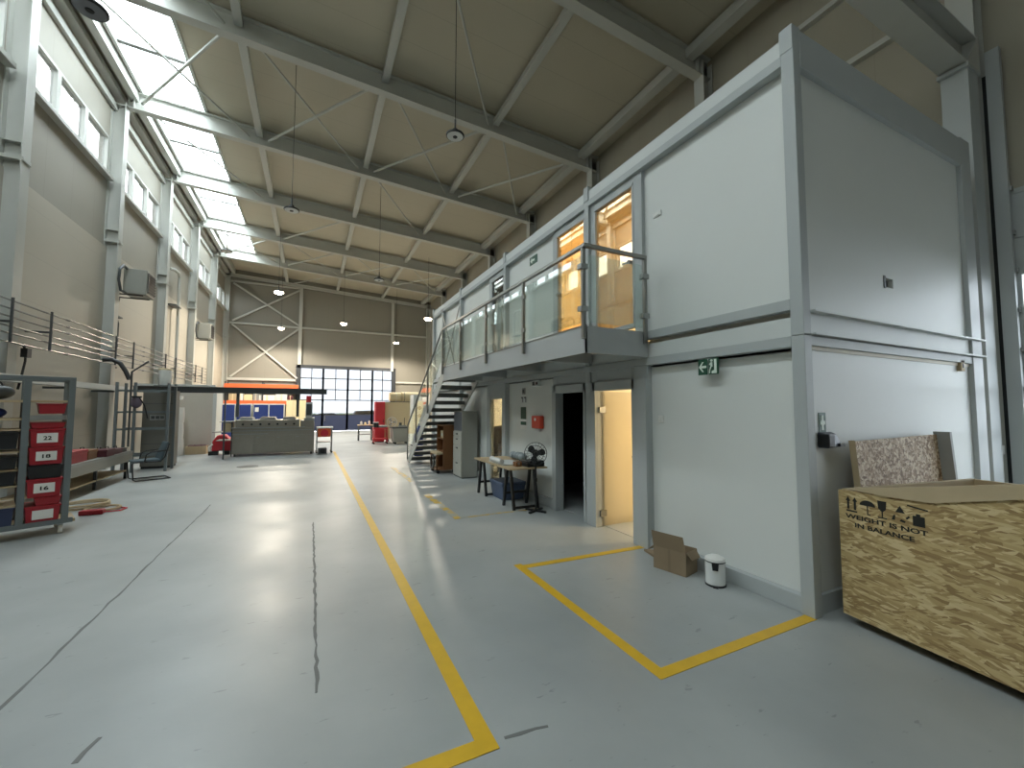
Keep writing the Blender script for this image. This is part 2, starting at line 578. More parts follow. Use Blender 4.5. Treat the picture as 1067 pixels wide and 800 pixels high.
# right wall with the side gate opening
wr = MB()
wr.box(XR, XR + 0.2, 2.15, YB, 0, 11.0).box(XR, XR + 0.2, YF, 2.15, 4.8, 11.0).box(XR, XR + 0.2, YF, -2.45, 0, 4.8)
struct('wall_right', wr, 'wallright', 'taupe clad right wall behind the office containers', 'wall')
struct('wall_front', MB().box(XW, XR, YF - 0.2, YF, 0, 11.5), 'wallback', 'front wall of the hall behind the viewer', 'wall')

# roof: liner right of the skylight, strip left of it, closed last bay
SK0, SK1 = -4.85, -3.26
SKY0, SKY1 = -6.4, YK[8] + 0.05


def slab(x0, x1, y0, y1, dz, t):
    return MB().hexa([(x0, y0, zc(x0) + dz), (x1, y0, zc(x1) + dz), (x1, y1, zc(x1) + dz), (x0, y1, zc(x0) + dz),
                      (x0, y0, zc(x0) + dz + t), (x1, y0, zc(x1) + dz + t), (x1, y1, zc(x1) + dz + t), (x0, y1, zc(x0) + dz + t)])


rf = slab(SK1, XR + 0.2, YF, YB, 0, 0.2)
for mb in (slab(XW - 0.2, SK0, YF, YB, 0, 0.2), slab(SK0, SK1, SKY1, YB, 0, 0.2), slab(SK0, SK1, YF, SKY0, 0, 0.2)):
    rf.add(mb.v, mb.f)
struct('ceiling', rf, 'roof', 'beige sloping roof liner', 'ceiling')

# skylight strip
sk = MB()
for x in (SK0, SK1):
    sk.hexa([(x - 0.04, SKY0, zc(x) - 0.06), (x + 0.04, SKY0, zc(x) - 0.06), (x + 0.04, SKY1, zc(x) - 0.06), (x - 0.04, SKY1, zc(x) - 0.06),
             (x - 0.04, SKY0, zc(x) + 0.22), (x + 0.04, SKY0, zc(x) + 0.22), (x + 0.04, SKY1, zc(x) + 0.22), (x - 0.04, SKY1, zc(x) + 0.22)])
o = struct('window_10', sk, 'steel', 'long roof skylight strip beside the left wall', 'skylight')
yy = SKY0
while yy < SKY1:
    b = MB().bar((SK0, yy, zc(SK0) + 0.08), (SK1, yy, zc(SK1) + 0.08), 0.14, 0.1)
    obj('glazing_bar', b, 'greyboard', o)
    yy += 2.243
g = slab(SK0 + 0.04, SK1 - 0.04, SKY0, SKY1, 0.13, 0.012)
obj('glazing', g, 'skypane', o)

# eave build-up: stepped trims along the wall head
tr = MB()
tr.box(XW, XW + 0.10, YF, YB, 10.55, 10.72)
tr.box(XW, XW + 0.22, YF, YB, 10.95, 11.12)
struct('trim_1', tr, 'steel', 'stepped pale trim along the head of the left wall', 'trim')
struct('trim_2', MB().box(-5.12, -4.93, YF, YB, 10.98, 11.3), 'steel', 'pale eave beam below the skylight edge', 'trim')

# columns and roof beams
def ibeam(mb, p, q, h, wd, tf=0.018, tw=0.012, side=(0, 1, 0)):
    """I-section between two points; h is up, wd along side"""
    p, q = Vector(p), Vector(q)
    d = (q - p).normalized()
    a = Vector(side)
    n = a.cross(d).normalized()
    for o_, hh, ww in ((h / 2 - tf / 2, tf, wd), (-h / 2 + tf / 2, tf, wd), (0, h - 2 * tf, tw)):
        A, B = n * (hh / 2), a * (ww / 2)
        P, Q = p + n * o_, q + n * o_
        mb.hexa([P - A - B, P - A + B, P + A + B, P + A - B, Q - A - B, Q - A + B, Q + A + B, Q + A - B])
    return mb


for k, y in enumerate(YK):
    last = k == len(YK) - 1
    yc = y if not last else YB - 0.14
    c = MB()
    ibeam(c, (XL - 0.16, yc, 0), (XL - 0.16, yc, 10.82), 0.32, 0.28)
    c.box(XL - 0.31, XL - 0.01, yc - 0.13, yc + 0.13, 10.70, 10.72)
    o = struct('column', c, 'steel', 'left wall steel column, number %d of the row' % (k + 1), 'column')
    cb = MB().box(XL - 0.30, XL + 0.02, yc - 0.13, yc + 0.13, 6.55, 6.62).box(XL - 0.30, XL - 0.02, yc - 0.12, yc + 0.12, 6.9, 6.93)
    obj('bracket', cb, 'steel', o)
    c = MB()
    ibeam(c, (XRC + 0.16, yc, 0), (XRC + 0.16, yc, 10.3), 0.32, 0.28)
    if k == 2:   # the column beside the side gate is stepped and carries a low beam
        st = MB().box(8.12, 8.44, yc - 0.14, yc + 0.14, 0, 6.5).box(8.06, 8.50, yc - 0.16, yc + 0.16, 6.5, 6.55)
    o = struct('column', c, 'steel', 'right wall steel column, number %d of the row' % (k + 1), 'column')
    if k == 2: obj('stepped_base', st, 'frame', o)
    if not last:
        b = MB()
        ibeam(b, (XL, yc, zb(XL) + 0.27), (XRC + 0.3, yc, zb(XRC + 0.3) + 0.27), 0.54, 0.24)
        for x in (-5.02, 8.35):
            b.box(x - 0.012, x + 0.012, yc - 0.11, yc + 0.11, zb(x) + 0.02, zb(x) + 0.52)
        struct('roof_beam', b, 'steel', 'sloping steel roof beam, number %d of the row' % (k + 1), 'beam')
b = MB()
ibeam(b, (XL, YB - 0.14, zb(XL) + 0.16), (XRC + 0.3, YB - 0.14, zb(XRC + 0.3) + 0.16), 0.22, 0.16)
struct('roof_beam', b, 'steel', 'slim roof beam against the back wall', 'beam')
b = MB()
ibeam(b, (XL, YK[2], 6.98), (8.55, YK[2], 6.82), 0.5, 0.3)
struct('crane_beam', b, 'steel', 'low cross beam over the side gate column', 'beam')
g = MB().prism([(8.05, YK[2] - 0.16, 6.55), (8.5, YK[2] - 0.16, 6.55), (8.5, YK[2] - 0.16, 7.1)], (0, 0.02, 0))
struct('gusset_plate', g, 'steel', 'gusset plate on the side gate column', 'plate')

# purlins
PX = (-1.78, 1.6, 4.9, 8.1)
for k in range(len(YK) - 1):
    for x in PX:
        p = MB()
        y0, y1 = YK[k] + 0.02, min(YK[k + 1], YB) - 0.02
        ww, hh = (0.19, 0.16) if x != 8.1 else (0.26, 0.24)
        p.box(x - ww / 2, x + ww / 2, y0, y1, zb(x) + 0.30, zb(x) + 0.30 + hh)
        struct('purlin', p, 'steel', 'steel purlin between two roof beams', 'purlin', bevel=0.01)['group'] = 'roof purlins'
# bracing rods
NX = (-5.1, -1.78, 1.6, 4.9, 8.1)


def rod(k, i, flip):
    a, b_ = (NX[i], NX[i + 1]) if not flip else (NX[i + 1], NX[i])
    s_ = 0.28 if b_ > a else -0.28
    m = MB().tube([(a + s_, YK[k] + 0.1, zb(a) + 0.2), (b_ - s_, YK[k + 1] - 0.1, zb(b_) + 0.2)], 0.042 if flip else 0.03, 8)
    struct('brace_rod', m, 'steel', 'diagonal bracing rod under the roof', 'rod')['group'] = 'roof bracing rods'


for k in range(3, 9):
    for i in range(4):
        if k in (4, 7):
            rod(k, i, True); rod(k, i, False)
        elif (i + k) % 2 == 1 and i < 3:
            rod(k, i, k % 2 == 0)

# back wall frame: posts, rails and cross braces
bw = YB - 0.12
for x in (-0.83, 5.7):
    m = MB(); ibeam(m, (x, bw, 4.6 if x > 0 else 4.85), (x, bw, zb(x) + 0.05), 0.3, 0.22, side=(1, 0, 0))
    struct('wind_post', m, 'steel', ('left' if x < 0 else 'right') + ' post of the back wall above the gate', 'post')
for z0, z1, xa, xb in ((7.5, 7.62, XL, XRC), (3.62, 3.8, XL, -0.98), (3.68, 3.82, 6.0, XRC), (10.4, 10.5, XL, -0.9)):
    struct('wall_rail', MB().box(xa, xb, YB - 0.16, YB - 0.02, z0, z1), 'steel', 'horizontal steel rail on the back wall at %.1f metres' % z0, 'rail')
for (za, zc_) in ((7.7, 10.3), (3.85, 7.45)):
    for fl in (0, 1):
        p, q = ((-5.0, bw + 0.03, za), (-0.95, bw + 0.03, zc_)) if fl else ((-5.0, bw - 0.05, zc_), (-0.95, bw - 0.05, za))
        m = MB().bar(p, q, 0.11, 0.11)
        struct('cross_brace', m, 'steel', ('rising' if fl else 'falling') + ' bar of the ' + ('upper' if za > 5 else 'lower') + ' cross brace on the back wall', 'brace')
# right wall rails seen over the containers
for z_, y0, y1 in ((8.06, 3.0, 3.9), (9.42, 3.85, 30)):
    struct('wall_rail', MB().box(XR - 0.12, XR, y0, y1, z_ - 0.05, z_ + 0.05), 'steel', 'rail on the right wall, %s' % ('short' if y1 < 5 else 'long'), 'rail')
for k in (3, 4):
    m = MB().tube([(XR - 0.1, YK[k] + 0.2, 9.5), (XR - 0.1, YK[k] + 3.0, 6.0)], 0.03)
    struct('brace_rod', m, 'steel', 'diagonal bracing rod on the right wall', 'rod')['group'] = 'right wall rods'

# ------------------------------------------------------------------ back gate (door_1)
GX = (-0.98, 0.77, 2.48, 4.26, 5.95)
fr = MB()
fr.box(GX[0] - 0.05, GX[0] + 0.22, YB - 0.22, YB, 0, 4.85).box(GX[4] - 0.2, GX[4] + 0.05, YB - 0.22, YB, 0, 4.85)
fr.box(GX[0], GX[4], YB - 0.22, YB, 4.62, 4.85)
g = struct('door_1', fr, 'gateframe', 'wide glazed back gate with navy lower panels', 'gate')
for i in range(4):
    a, b_ = GX[i] + (0.2 if i == 0 else 0), GX[i + 1] - (0.18 if i == 3 else 0)
    lf = MB()
    for x in (a, b_):
        lf.box(x - 0.07, x + 0.07, YB - 0.1, YB - 0.02, 0.02, 4.64)
    mid = (a + b_) / 2
    lf.box(mid - 0.03, mid + 0.03, YB - 0.09, YB - 0.03, 2.3, 4.64)
    for z in (1.2, 2.3, 3.08, 3.9):
        lf.box(a, b_, YB - 0.09, YB - 0.03, z - 0.035, z + 0.035)
    lo = obj('leaf', lf, 'gateframe', g)
    obj('lower_panel', MB().box(a + 0.06, b_ - 0.06, YB - 0.085, YB - 0.035, 0.03, 1.18), 'navy', lo)
    obj('glazing', MB().box(a + 0.05, b_ - 0.05, YB - 0.062, YB - 0.055, 1.22, 4.62), 'backpane', lo)
h = MB().tube([(0.93, YB - 0.14, 0.75), (0.93, YB - 0.14, 1.15)], 0.02)
obj('handle', h, 'zinc', g)

# ------------------------------------------------------------------ side gate (door_2): sectional, in the right wall
fr = MB()
fr.box(8.66, 8.74, 2.0, 2.14, 0, 6.9)           # guide rail
fr.box(8.5, 8.66, 2.28, 2.34, 0, 1.9)
g = struct('door_2', fr, 'frame', 'sectional side gate in the right wall with glazed rows', 'gate')
gz = (0.02, 0.32, 0.88, 1.43, 2.01, 2.55, 3.1, 3.66, 4.19, 4.82)
for i in range(9):
    z0, z1 = gz[i], gz[i + 1]
    solid = i in (0, 7, 8)
    s_ = MB()
    if solid:
        s_.box(8.79, 8.83, -2.4, 2.1, z0, z1 - 0.002)
        s_.box(8.77, 8.79, -2.4, 2.1, z1 - 0.07, z1 - 0.002)
    else:
        s_.box(8.77, 8.83, -2.4, 2.1, z0, z0 + 0.06).box(8.77, 8.83, -2.4, 2.1, z1 - 0.06, z1 - 0.002)
        for yv in (-2.4, -0.9, 0.5, 1.96):
            s_.box(8.77, 8.83, yv, yv + 0.14, z0 + 0.06, z1 - 0.06)
    so = obj('door_section', s_, 'frame', g)
    if not solid:
        obj('glazing', MB().box(8.8, 8.807, -2.3, 2.0, z0 + 0.05, z1 - 0.05), 'gatepane', so)
    obj('roller_bracket', MB().box(8.70, 8.77, 1.98, 2.12, z1 - 0.03, z1 + 0.03).cyl((8.70, 2.0, z1), (8.70, 2.13, z1), 0.02), 'zinc', so)
obj('weather_strip', MB().box(8.745, 8.77, 2.02, 2.2, 0, 6.6), 'black', g)
obj('latch_box', MB().box(8.52, 8.62, 2.18, 2.3, 1.12, 1.24), 'steel', g)

# outside the side gate: pale block of a neighbouring building, sand heap
t = thing('neighbour_building', 'pale building with a window seen through the side gate', 'building', (30, 8, -0.25))
obj('facade', MB().box(30, 38, 2, 18, -0.25, 9), 'fascia', t)
for z in (4.2, 6.4):
    wn = obj('window', MB().box(29.95, 30, 6.4, 7.6, z, z + 1.1), 'dkgrey', t)
    obj('pane', MB().box(29.93, 29.95, 6.5, 7.5, z + 0.1, z + 1.0), 'white', wn)
t = obj('sand_heap', MB().lathe([(3.2, -0.25), (2.2, 0.7), (1.2, 1.3), (0.3, 1.65), (0.02, 1.7)], (24, 5.8, 0), 20), 'cream', smooth=True)
tag(t, 'beige sand heap in the yard outside the side gate', 'sand heap')


def car(name, label, x, y, mat, tall):
    t = thing(name, label, 'car', (x, y, -0.25))
    L_, W_ = 2.1, 0.85
    b = MB()
    prof = [(-L_, 0.3), (-L_, 0.85), (-1.5, 0.95), (-1.0, 1.4 + tall), (0.7, 1.45 + tall), (1.4, 0.95), (L_, 0.85), (L_, 0.3)]
    b.prism([(x + px, y - W_, -0.25 + pz) for px, pz in prof], (0, 2 * W_, 0))
    obj('body', b, mat, t, bevel=0.06)
    wn = MB().prism([(x + px, y - W_ - 0.01, -0.25 + pz) for px, pz in ((-1.2, 0.98), (-0.9, 1.32 + tall), (0.6, 1.36 + tall), (1.1, 0.98))], (0, 0.02, 0))
    obj('window', wn, 'black', t)
    for sx in (-1.3, 1.3):
        for sy in (-0.75, 0.75):
            obj('wheel', MB().cyl((x + sx, y + sy - 0.1, 0.08), (x + sx, y + sy + 0.1, 0.08), 0.33, 18), 'rubber', t)


car('car', 'dark grey car parked outside the back gate', 5.2, 46, 'dkgrey', 0.25)
car('car', 'white car parked outside the back gate', 1.7, 50, 'white', 0.0)

# ------------------------------------------------------------------ floor markings
def strip(name, x0, y0, x1, y1, wd, label, mat='yellow', z=0.003):
    p, q = Vector((x0, y0, 0)), Vector((x1, y1, 0))
    d = (q - p).normalized()
    n = Vector((-d.y, d.x, 0)) * (wd / 2)
    m = MB().hexa([p - n, q - n, q + n, p + n, p - n + Vector((0, 0, z)), q - n + Vector((0, 0, z)), q + n + Vector((0, 0, z)), p + n + Vector((0, 0, z))])
    struct(name, m, mat, label, 'floor marking')


strip('floor_marking', 0.87, 2.03, 0.87, 18.0, 0.10, 'long yellow line running down the hall')
strip('floor_marking', 0.92, 2.08, -1.5, 2.08, 0.10, 'yellow line crossing at the near end of the long line', z=0.0034)
strip('floor_marking', 2.12, 2.07, 2.12, 4.22, 0.09, 'yellow line along the open side of the marked bay by the bin')
strip('floor_marking', 2.08, 2.11, 3.82, 2.11, 0.09, 'yellow line on the near side of the marked bay by the bin', z=0.0034)
strip('floor_marking', 2.08, 4.13, 3.80, 4.06, 0.09, 'yellow line on the far side of the marked bay by the bin', z=0.0034)
strip('floor_marking', 2.14, 6.32, 2.14, 8.35, 0.12, 'worn yellow line in front of the trestle table', 'worn')
strip('floor_marking', 2.10, 6.36, 3.6, 6.36, 0.06, 'thin yellow line beside the trestle table', 'worn', z=0.0034)
strip('floor_marking', 2.2, 9.9, 2.2, 12.5, 0.12, 'faded yellow line in front of the staircase', 'worn')
random.seed(11)


def crack(pts, wd, label):
    m = MB()
    P = [Vector((x, y, 0)) for x, y in pts]
    ring = []
    for i, p in enumerate(P):
        d = (P[min(i + 1, len(P) - 1)] - P[max(i - 1, 0)]).normalized()
        n = Vector((-d.y, d.x, 0)) * wd * random.uniform(0.3, 0.75)
        ring.append((p - n, p + n))
    z = Vector((0, 0, 0.002))
    for (a, b_), (c_, d_) in zip(ring, ring[1:]):
        m.hexa([a, b_, d_, c_, a + z, b_ + z, d_ + z, c_ + z])
    struct('floor_joint', m, 'crack', label, 'floor joint')


crack([(-1.575 + random.uniform(-.008, .008), 2.6 + 0.16 * i) for i in range(42)], 0.016, 'dark joint line left of the middle of the floor')
crack([(0.08 + random.uniform(-.007, .007), 2.9 + 0.07 * i) for i in range(61)], 0.018, 'ragged dark joint line in the middle of the floor')
crack([(0.97, 2.08), (1.06, 2.07), (1.15, 2.065), (1.22, 2.05)], 0.02, 'short dark joint beyond the yellow corner')
crack([(-1.0, 2.86), (-0.99, 2.93), (-0.96, 3.02)], 0.02, 'short dark crack in the near floor')
m = MB().lathe([(0.001, 0), (0.28, 0), (0.28, 0.006), (0.24, 0.008), (0.001, 0.008)], (-1.64, 14.54, 0), 28)
o = obj('manhole_cover', m, 'dkgrey'); tag(o, 'round dark cover set in the floor before the steel machine', 'cover')

# ------------------------------------------------------------------ office containers
CX, CX1, CY, CW = 3.806, 7.64, 2.07, 3.05
P = 0.10                                        # panels sit this far behind the frame face


SOLID = {
    (0, 0): lambda y0, y1: [(y0 + 0.11, 3.95)],
    (0, 1): lambda y0, y1: [(6.24, y1)],
    (0, 2): lambda y0, y1: [(9.28, y1)],
    (0, 3): lambda y0, y1: [(y0 + 0.11, y1 - 0.11)],
}


def container(level, i, label):
    y0, y1 = CY + CW * i, CY + CW * (i + 1)
    z0, z1 = (0.0, 2.385) if level == 0 else (2.39, 5.14)
    t = thing('office_container', label, 'container', (CX, y0, z0), group='stacked office containers')
    lastm = i == 3
    # posts
    pz = z1 if level == 0 else 5.0
    spots = [(CX, y0), (CX1 - 0.11, y0)] + ([(CX, y1 - 0.11), (CX1 - 0.11, y1 - 0.11)] if lastm else [])
    for (px, py) in spots:
        wd = 0.29 if (i == 0 and px > 7) else 0.11
        m = MB().box(px + 0.11 - wd, px + 0.11, py, py + 0.11, z0, pz)
        obj('corner_post', m, 'frame', t, bevel=0.006)
        if level:
            obj('post_cap', MB().box(px + 0.11 - wd - 0.006, px + 0.116, py + 0.0005, py + 0.116, 4.985, 5.215), 'frame', t, bevel=0.006)
    # rails
    if level == 0:
        rails = [('top_rail', CX, CX + P, y0 + 0.11, y1, 2.29, z1), ('bottom_rail', CX + 0.02, CX + P, y0 + 0.11, y1, 0, 0.14)]
        if i == 0:
            rails += [('top_rail', CX + 0.11, CX1 - 0.29, y0 + 0.01, y0 + 0.09, 2.30, z1), ('bottom_rail', CX + 0.11, CX1 - 0.29, y0 + 0.02, y0 + 0.09, 0, 0.16)]
    else:
        rails = [('top_rail', CX, CX + P, y0 + 0.11, y1, 4.89, 4.985), ('bottom_rail', CX, CX + P, y0 + 0.11, y1, 2.62, 2.72)]
        if i == 0:
            rails.append(('top_rail', CX + 0.11, CX1 - 0.29, y0, y0 + 0.09, 4.84, 5.19))
    for q in rails:
        if q[0] == 'bottom_rail' and level == 0 and q[1] > CX + 0.05 or not (level == 0 and q[0] == 'bottom_rail'):
            obj(q[0], MB().box(*q[1:]), 'frame', t, bevel=0.004)
        else:       # the sill runs only below solid wall
            for a_, c_ in SOLID[(level, i)](y0, y1):
                obj(q[0], MB().box(q[1], q[2], a_, c_, 0, 0.14), 'frame', t, bevel=0.004)
    if level:
        obj('fascia', MB().box(CX + 0.015, CX + P, y0 + 0.11, y1, 4.985, 5.14), 'fascia', t)
        obj('skirt', MB().box(CX + 0.03, CX + P, y0 + 0.11, y1, z0, 2.56), 'fascia', t)
        if i == 0:   # channel beam across the end face
            ch = MB().box(CX + 0.125, CX1 + 0.01, y0 + 0.03, y0 + 0.05, 2.41, 2.60)
            ch.box(CX + 0.115, CX1 + 0.01, y0 - 0.035, y0 + 0.05, 2.595, 2.612).box(CX + 0.115, CX1 + 0.01, y0 - 0.035, y0 + 0.05, 2.392, 2.408)
            obj('channel_beam', ch, 'fascia', t)
    # body: roof, floor, back, partitions
    b = MB()
    zf = 0.008 if level == 0 else 2.62
    zt = z1 - 0.02
    b.box(CX + P + 0.06, CX1 - 0.06, y0 + 0.05, y1 - 0.05, z0 + 0.001, zf)
    inner = 'panel'
    if level == 0 and i == 1: inner = 'unlit_dark'
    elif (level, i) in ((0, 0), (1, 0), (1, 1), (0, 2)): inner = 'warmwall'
    if level == 1:
        obj('floor_plate', b, inner, t)
    else:
        obj('floor_plate', b, 'floor', t)
    obj('roof_plate', MB().box(CX + P, CX1, y0 + 0.04, y1, zt - 0.1, zt), 'fascia' if inner == 'panel' else inner, t)
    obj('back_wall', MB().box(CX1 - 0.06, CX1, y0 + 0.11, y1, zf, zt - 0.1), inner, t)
    if i:
        obj('side_wall', MB().box(CX + P + 0.06, CX1 - 0.06, y0, y0 + 0.03, z0 + 0.001, zt - 0.1), inner, t)
    if not lastm:
        obj('side_wall', MB().box(CX + P + 0.06, CX1 - 0.06, y1 - 0.04, y1 - 0.01, z0 + 0.001, zt - 0.1), inner, t)
    else:
        obj('end_panel', MB().box(CX + 0.11, CX1, y1 - 0.09, y1 - 0.03, z0, zt), 'panel', t)
    if i == 0:
        e = MB()
        za, zb_ = (0.16, 2.30) if level == 0 else (2.6, 4.84)
        if level == 1:      # slot cut in the upper end panel
            sx0, sx1, sz0, sz1 = 5.36, 5.55, 3.02, 3.12
            for q in ((CX + 0.11, sx0, za, zb_), (sx1, CX1 - 0.29, za, zb_), (sx0, sx1, za, sz0), (sx0, sx1, sz1, zb_)):
                e.box(q[0], q[1], y0 + 0.05, y0 + 0.1, q[2], q[3])
            obj('slot_liner', MB().box(sx0 - 0.02, sx1 + 0.02, y0 + 0.1, y0 + 0.11, sz0 - 0.02, sz1 + 0.02), 'black', t)
            obj('slot_rim', MB().box(sx0 - 0.015, sx0 + 0.02, y0 + 0.042, y0 + 0.05, sz0 - 0.015, sz1 + 0.015), 'dkgrey', t)
        else:
            e.box(CX + 0.11, CX1 - 0.29, y0 + 0.05, y0 + 0.1, za, zb_)
        obj('end_panel', e, 'panel', t)
        obj('inner_end_wall', MB().box(CX + P + 0.06, CX1 - 0.06, y0 + 0.115, y0 + 0.125, zf, zt - 0.1), inner, t)
    # front
    za, zb_ = (0.14, 2.30) if level == 0 else (2.72, 4.9)
    solid, doors = {
        (0, 0): ([(y0 + 0.11, 3.95)], [(4.16, 5.06, 'open')]),
        (0, 1): ([(6.24, y1)], [(5.24, 6.16, 'dark')]),
        (0, 2): ([(9.28, y1)], [(8.30, 9.18, 'lite')]),
        (0, 3): ([(y0, y1 - 0.11)], []),
        (1, 0): ([(y0 + 0.11, 4.02)], [(4.15, 5.05, 'glow')]),
        (1, 1): ([(6.24, y1)], [(5.25, 6.14, 'glow')]),
        (1, 2): ([(9.2, y1)], [(8.30, 9.06, 'clear')]),
        (1, 3): ([(y0, y1 - 0.11)], []),
    }[(level, i)]
    for a, c_ in solid:
        obj('wall_panel', MB().box(CX + P, CX + P + 0.05, a, c_, za, zb_), 'panel', t)
        # inside lining so that room light stays inside
        obj('inner_lining', MB().box(CX + P + 0.052, CX + P + 0.06, a, c_, zf, zt - 0.1), inner, t)
    for a, c_, kind in doors:
        fr_ = MB()
        lo = 0.0 if level == 0 else 2.72
        hi = 2.0 if level == 0 else 4.8
        # wide flat surround either side and above
        L0 = solid[0][1] if (i == 0) else y0 + 0.11
        R0 = y1 if (i == 0) else solid[0][0]
        x_ = CX + 0.03 if level == 0 else CX + 0.045
        g0, g1 = (0.05, 0.07) if level == 0 else (0.02, 0.02)
        fr_.box(x_, CX + P + 0.05, L0, a + g0, lo, za + (zb_ - za)).box(x_, CX + P + 0.05, c_ - g1, R0, lo, zb_)
        fr_.box(x_, CX + P + 0.05, a + g0, c_ - g1, hi, zb_)
        d = obj('door', fr_, 'frame', t, bevel=0.005)
        if level == 0 and kind != 'lite':
            obj('frame_lip', MB().box(CX - 0.01, x_, L0 if i == 0 else a, a + 0.05, 0, hi + 0.13).box(CX - 0.01, x_, c_ - 0.07, c_ + 0.05, 0, hi + 0.13).box(CX - 0.01, x_, a, c_, hi, hi + 0.13), 'frame', d, bevel=0.004)
        A, B_ = (a + 0.05, c_ - 0.07) if level == 0 else (a + 0.02, c_ - 0.02)
        if kind == 'glow' or kind == 'clear':
            s2 = MB()
            s2.box(CX + 0.04, CX + 0.1, A, A + 0.035, lo + 0.13, hi).box(CX + 0.04, CX + 0.1, B_ - 0.035, B_, lo + 0.13, hi)
            s2.box(CX + 0.03, CX + 0.1, A, B_, hi - 0.045, hi).box(CX + 0.03, CX + 0.1, A, B_, lo + 0.10, lo + 0.16)
            lf = obj('door_leaf', s2, 'frame', d, bevel=0.004)
            obj('glazing', MB().box(CX + 0.07, CX + 0.076, A + 0.04, B_ - 0.04, lo + 0.15, hi - 0.04), 'doorglass' if kind == 'glow' else 'darkglass', lf)
            hy = A + 0.07 if i == 0 else B_ - 0.07
            sg = 1 if i == 0 else -1
            obj('handle', MB().cyl((CX + 0.07, hy, 3.72), (CX + 0.0, hy, 3.72), 0.028, 14).bar((CX + 0.01, hy, 3.72), (CX + 0.01, hy + sg * 0.12, 3.72), 0.02, 0.02), 'rail', lf)
        elif kind == 'lite':
            s2 = MB().box(CX + 0.03, CX + 0.1, A, A + 0.05, 0, hi).box(CX + 0.03, CX + 0.1, B_ - 0.05, B_, 0, hi).box(CX + 0.03, CX + 0.1, A, B_, hi - 0.05, hi).box(CX + 0.03, CX + 0.1, A, B_, 0, 0.06)
            lf = obj('door_leaf', s2, 'frame', d)
            obj('glazing', MB().box(CX + 0.07, CX + 0.076, A + 0.04, B_ - 0.04, 0.05, hi - 0.04), 'pane', lf)
        elif kind == 'open':
            lf = obj('door_leaf', MB().box(CX + 0.1, CX + 0.86, B_ - 0.012, B_, 0.015, hi - 0.01), 'frost', d)
            for hz in (0.2, 1.72):
                obj('hinge', MB().box(CX + 0.06, CX + 0.17, B_ - 0.03, B_ + 0.012, hz - 0.045, hz + 0.045), 'rail', lf)
            obj('handle', MB().cyl((CX + 0.76, B_ - 0.07, 1.0), (CX + 0.76, B_ + 0.05, 1.0), 0.014).bar((CX + 0.76, B_ - 0.06, 1.0), (CX + 0.64, B_ - 0.06, 1.0), 0.018, 0.018), 'rail', lf)
    return t


names = {0: 'lower', 1: 'upper'}
desc = {(0, 0): 'lower white office container at the near corner with the yellow lit open doorway',
        (0, 1): 'lower white office container with the dark open doorway behind the fan',
        (0, 2): 'lower white office container with the narrow lit glass door behind the trestle table',
        (0, 3): 'lower white office container beside the staircase at the far end',
        (1, 0): 'upper white office container at the near corner above the exit sign',
        (1, 1): 'upper white office container behind the middle of the balcony with an orange lit door',
        (1, 2): 'upper white office container with the dark glass door behind the balcony',
        (1, 3): 'upper white office container at the far end with a cross brace'}
units = {}
for lv in (0, 1):
    for i in range(4):
        units[(lv, i)] = container(lv, i, desc[(lv, i)])
# cross brace on the far upper unit
cbm = MB().bar((CX - 0.005, 11.55, 2.8), (CX - 0.005, 12.95, 4.75), 0.05, 0.02, (1, 0, 0))
obj('cross_brace', cbm, 'zinc', units[(1, 3)])
cbm = MB().bar((CX + 0.02, 11.35, 4.75), (CX + 0.02, 13.0, 2.8), 0.05, 0.02, (1, 0, 0))
obj('cross_brace', cbm, 'zinc', units[(1, 3)])
obj('corner_post', MB().box(CX, CX + 0.1, 13.0, 13.12, 2.6, 4.98), 'frame', units[(1, 3)])

# lamps inside the lit rooms
WARM = (1.0, 0.79, 0.5)
room_watts = {(0, 0): 50, (0, 2): 120, (1, 0): 30, (1, 1): 60}
for (lv, i), wt in room_watts.items():
    z_ = 2.2 if lv == 0 else 4.8
    yc = CY + CW * (i + 0.5)
    dk = 'lower' if lv == 0 else 'upper'
    t = thing('ceiling_light', 'round ceiling light inside the %s room %s' % (dk, {0: 'nearest the corner', 1: 'behind the orange door', 2: 'behind the trestle table'}[i]), 'ceiling light', (5.8, yc, z_))
    obj('base', MB().lathe([(0.16, 0.02), (0.16, 0.06), (0.05, 0.07)], (5.8, yc, z_), 20), 'white', t)
    obj('diffuser', MB().lathe([(0.02, -0.05), (0.1, -0.035), (0.15, 0.0), (0.15, 0.02)], (5.8, yc, z_), 20), emit('warm_diffuser', WARM, 6), t)
    point('room_lamp_light', (5.8, yc, z_ - 0.25), wt, WARM, 0.12)

# ------------------------------------------------------------------ balcony and stairs
BX = 2.85
BY0, BY1 = 3.9, 9.65
t = thing('balcony', 'grey steel balcony with glass railing along the upper containers', 'balcony', (BX, BY0, 2.39))
obj('front_fascia', MB().box(BX, BX + 0.02, BY0, BY1, 2.39, 2.705), 'balc', t)
obj('end_fascia', MB().box(BX, CX - 0.002, BY0, BY0 + 0.02, 2.39, 2.705), 'balc', t)
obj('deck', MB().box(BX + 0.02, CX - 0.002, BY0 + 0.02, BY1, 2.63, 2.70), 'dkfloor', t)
for y in (5.05, 6.6, 8.15, 9.5):
    obj('cross_beam', MB().box(BX + 0.02, CX - 0.002, y, y + 0.08, 2.42, 2.63), 'balc', t)
obj('toe_edge', MB().box(BX - 0.005, BX + 0.02, BY0, BY1, 2.705, 2.72), 'rail', t)
posts = [(BX - 0.03, BY0 + 0.0), (BX - 0.03, 5.41), (BX - 0.03, 6.88), (BX - 0.03, 8.3), (BX - 0.03, 9.62)]
pp = []
